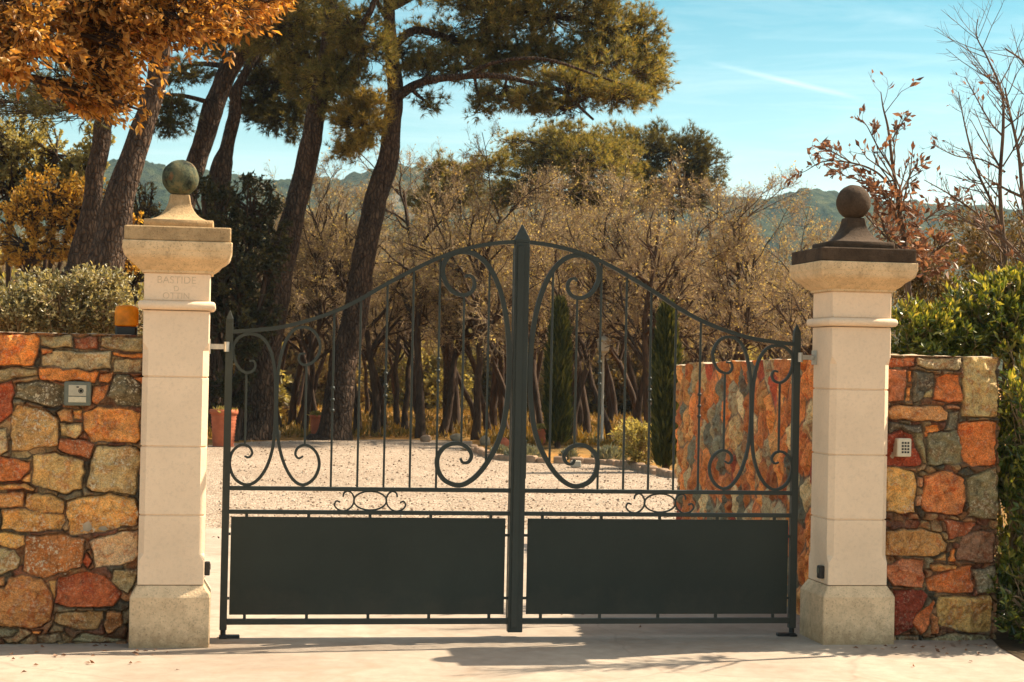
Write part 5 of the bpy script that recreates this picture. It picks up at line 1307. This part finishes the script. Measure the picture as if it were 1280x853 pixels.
def pot(label, px, py, wpx, hpx, seed=0):
    b = gnd(px, py); k = pxm(b); R = wpx / k / 2; H = hpx / k; r = empty('terracotta_pot', b, label, 'pot', 'terracotta pots along the court')
    rows = [(.001, 0), (R * .74, 0)]
    for t in np.linspace(0, .86, 24): rows.append((R * (.74 + .2 * t) + .010 * math.sin(t * 70), H * t))
    rows += [(R, H * .87), (R * 1.02, H * .93), (R, H), (R * .88, H), (R * .86, H * .9), (.001, H * .9)]
    put('pot_body', MB().lathe(rows, b, 28), M['terra'], r, smooth=True)
    mb = MB(); rg = np.random.default_rng(seed + 3); p_ = b + np.column_stack([rg.normal(0, R * .3, 120), rg.normal(0, R * .3, 120), np.full(120, H * .9)]); mb.leaves(p_, rg.normal(0, .5, (120, 3)) + np.array([0, 0, .7]), .16, .05, rg); put('seedling', mb, M['sage'], r)
    return r


pot('large ribbed terracotta pot standing by the gravel near the greenish ball pillar', 279, 558, 35, 46, 1)
pot('small terracotta pot between the two tall pine trunks', 395, 546, 17, 27, 2)
pot('small terracotta pot beside the cypress nearest the meeting post', 677, 556, 15, 20, 3)

for i, (lab, px, y0, y1, w_, seed) in enumerate((('slim cypress with a golden green tip, standing nearest the meeting post', 697, 560, 382, 25, 81), ('dark slim cypress standing beside the rubble wall end', 832, 590, 390, 25, 82))):
    b = gnd(px, y0); k = pxm(b); H = at(px, y1, b[1])[2]; R = w_ / k / 2; rg = np.random.default_rng(seed); n = 5200
    tx_ = at(px + (3 if i == 0 else 2), y1, b[1])[0] - b[0]
    r = empty('cypress_tree', b, lab, 'tree', 'cypresses by the planted bed'); z = rg.uniform(.03, 1, n); pr = np.where(z < .2, .82 + z, 1.02) * np.clip((1 - z) * 2.6, 0.0, 1) ** .6
    a = rg.uniform(0, 6.283, n); rr = R * pr * np.sqrt(rg.uniform(.35, 1.1, n)) * (1 + .25 * (fbm(np.column_stack([a * 1.5, z * 9]), 3, seed) - .5) * 2)
    p_ = b + np.column_stack([rr * np.cos(a) + tx_ * z, rr * np.sin(a), z * H]); d = np.column_stack([np.cos(a) * .35, np.sin(a) * .35, np.ones(n)]) + rg.normal(0, .18, (n, 3))
    mb = MB().leaves(p_, d, rg.uniform(.14, .28, n), .05, rg, .2); put('foliage', mb, M['cypress'], r); put('trunk', MB().tubes(np.array([b, b + (tx_ * .5, 0, H * .5), b + (tx_ * .9, 0, H * .9)]), np.array([.07, .05, .01]), 8), M['oak_bark'], r, True)

mounds = [('wide grey lavender mound just behind the meeting post', 655, 577, 46, 22), ('grey lavender mound in the planted bed under the slim golden tipped cypress', 712, 578, 22, 18), ('round silvery lavender mound in the middle of the planted bed', 763, 580, 44, 24), ('small lavender mound at the start of the stone edging', 625, 572, 24, 14)]
for i, (lab, px, py, wp_, hp_) in enumerate(mounds):
    b = gnd(px, py); k = pxm(b); b = b + np.array([.05, .35, 0]); R, H = wp_ / k / 2, hp_ / k; rg = np.random.default_rng(300 + i); n = int(1400 * R / .5)
    p_ = b + np.abs(blob_points((0, 0, 0), (R, R * .7, H * .75), n, rg, .6)) * np.column_stack([rg.choice([-1, 1], n), rg.choice([-1, 1], n), np.ones(n)])
    mb = MB().leaves(p_, (p_ - b) + rg.normal(0, .15, p_.shape) + np.array([0, 0, .35]), rg.uniform(.07, .14, n), .022, rg)
    o = put('lavender_mound', mb, M['lavender'], loc=b); tag(o, lab, 'plant', 'lavender mounds in the planted bed')
c = gnd(803, 588)
leafy('pale_bush', 'loose pale green bush between the lamp post and the dark cypress', 'bush', (c[0], c[1] + .5, 0), [blob(800, 556, 22, 24, c[1] + .5, .45), blob(785, 545, 12, 16, c[1] + .5, .3), blob(815, 565, 14, 20, c[1] + .5, .3)], 120, 3600, .075, .03, 'sage', 91, None, .006, .3, 'twig', None, .5, 5)

# lamp post
b = gnd(752, 556); k = pxm(b); H = at(752, 424, b[1])[2]
r = empty('lamp_post', b, 'slim cream lamp post with a lantern head among the oak trunks', 'lamp')
put('post', MB().lathe([(.001, 0), (.07, 0), (.07, .06), (.035, .10), (.028, H * .7), (.024, H - .36), (.05, H - .34), (.05, H - .32), (.001, H - .32)], b, 14), M['white'], r, True)
hd = put('lantern', MB().rect_loft([(.05, .05, H - .32), (.10, .10, H - .27), (.13, .13, H - .05), (.15, .15, H - .04), (.10, .10, H + .02), (.02, .02, H + .07), (.012, .012, H + .12)], b, .03), M['white'], r)
put('lantern_glass', MB().rect_loft([(.106, .106, H - .25), (.1285, .1285, H - .07)], b, .028), M['glass'], hd)


def rocks(lst):
    for i, (lab, px, py, wp_, hp_, m) in enumerate(lst):
        b = gnd(px, py); k = pxm(b); R, H = wp_ / k / 2, hp_ / k; mb = MB().lathe([(max(1e-3, math.sin(t)), -math.cos(t)) for t in np.linspace(.0, math.pi, 12)], (0, 0, 0), 16); V = mb.V[0]
        V = V * (1 + .55 * (fbm(V * 1.6 + i * 7, 3, i) - .5))[:, None]; mb.V[0] = V * np.array([R, R * .8, H * .62]) + b + np.array([0, 0, H * .38])
        tag(put('rock', mb, M[m], smooth=True, loc=b), lab, 'rock', 'rocks along the edge of the court')


rocks([('round pale rock at the foot of the tallest leaning pine behind the gate', 322, 548, 20, 13, 'rock'), ('grey rock beside the pale round one near the small pot', 345, 547, 14, 10, 'rock'), ('orange rounded rock lying just beside the meeting post', 630, 560, 16, 13, 'terra'),
       ('brown rock at the edge of the gravel under the front oaks', 532, 552, 15, 8, 'kerb'), ('pale stone at the foot of the forked oak', 606, 556, 14, 12, 'rock'), ('low flat step stone at the start of the edging', 590, 563, 30, 5, 'rock'), ('grey stone between the front oak trunks', 571, 551, 16, 9, 'rock')])
b = gnd(722, 585); tag(put('planter_block', MB().box((b[0] - .08, b[1] + .1, 0), (b[0] + .08, b[1] + .25, .11), .01), M['white'], loc=b), 'small pale block between two lavender mounds', 'block')

# dry grass and fallen leaves under the trees
rg = np.random.default_rng(77); n = 26000
pxs = rg.uniform(230, 1010, n); Ys = 27 + 45 * rg.uniform(0, 1, n) ** 1.6
d_ = np.array([ray(a, 545) for a in (0, 1280)]); X0 = CAM[0] + (Ys - CAM[1]) * np.interp(pxs, [0, 1280], d_[:, 0] / d_[:, 1])
ok = ~((Ys < 31) & (X0 < gnd(590, 551)[0] + .2) & (Ys < np.interp(X0, [-2, 0, 4.2], [28.0, 29.6, 30.2])))
p_ = np.column_stack([X0, Ys, np.zeros(n) - .012])[ok]
mb = MB().leaves(p_, rg.normal(0, .45, p_.shape) + np.array([0, 0, .8]), rg.uniform(.06, .26, len(p_)), .05, rg)
tag(put('grass', mb, M['grass']), kind='stuff')

# loose pebbles standing up from the gravel, and a few blown leaves
rg = np.random.default_rng(88); n = 3800
Y_ = 7.6 + 20 * rg.uniform(0, 1, n) ** 1.3; px_ = rg.uniform(255, 860, n); d_ = np.array([ray(a, 600) for a in (0, 1280)]); X_ = CAM[0] + (Y_ - CAM[1]) * np.interp(px_, [0, 1280], d_[:, 0] / d_[:, 1])
poly = np.array(court + [(2.3, 3.0), (-2.4, 3.0), (-2.4, 7.3)]); ins, dd = in_poly(X_, Y_, poly); wallx = PI0[0] + (Y_ - PI0[1]) * dI[0] / dI[1]; ok = ins & (dd > .08) & ((X_ < wallx - .12) | (Y_ > 6.6)); X_, Y_ = X_[ok], Y_[ok]; n = len(X_)
sz = rg.uniform(.007, .021, n) * (1 + .5 * (rg.uniform(size=n) < .08)); oct_ = np.array([(1, 0, 0), (0, 1, 0), (-1, 0, 0), (0, -1, 0), (0, 0, .75), (0, 0, -.5)])
V = oct_[None] * sz[:, None, None] * rg.uniform(.7, 1.3, (n, 6, 1)); a = rg.uniform(0, 6.28, n); ca, sa = np.cos(a)[:, None], np.sin(a)[:, None]
V = np.stack([V[..., 0] * ca - V[..., 1] * sa + X_[:, None], V[..., 0] * sa + V[..., 1] * ca + Y_[:, None], V[..., 2] + sz[:, None] * .25 - .008], -1)
F = np.array([(0, 1, 4), (1, 2, 4), (2, 3, 4), (3, 0, 4), (1, 0, 5), (2, 1, 5), (3, 2, 5), (0, 3, 5)]); mb = MB().add(V.reshape(-1, 3), None, (F[None] + (np.arange(n) * 6)[:, None, None]).reshape(-1, 3))
def f_peb(t, b):
    g = t.n('ShaderNodeNewGeometry'); setc(t, b, t.ramp(g.outputs['Random Per Island'], [(0.0, (.10, .06, .035)), (.35, (.22, .15, .10)), (.7, (.38, .30, .22)), (1, (.50, .43, .34))]))
M['pebble'] = principled('pebble', f_peb, .9, .15)
tag(put('pebbles', mb, M['pebble']), kind='stuff')
n = 150; pts = np.column_stack([rg.uniform(-3.6, 3.0, n), -.12 - np.abs(rg.normal(0, .35, n)), np.full(n, .006)])
k = n // 2; pts[:k, 0] = rg.choice([-1, 1], k) * rg.uniform(2.0, 3.0, k); pts[k:] = np.column_stack([rg.uniform(-2, 2.2, n - k), rg.uniform(.4, 7, n - k), np.full(n - k, .006)])
keep = (np.abs(np.abs(pts[:, 0]) - PX) > .30) | (np.abs(pts[:, 1]) > .30); pts = pts[keep]
mb = MB().leaves(pts, rg.normal(0, 1, pts.shape) * np.array([1, 1, .12]), rg.uniform(.025, .05, len(pts)), .02, rg, .25); mb.V[0][:, 2] = np.maximum(mb.V[0][:, 2], .005)
tag(put('fallen_leaves', mb, M['oak_red']), kind='stuff')
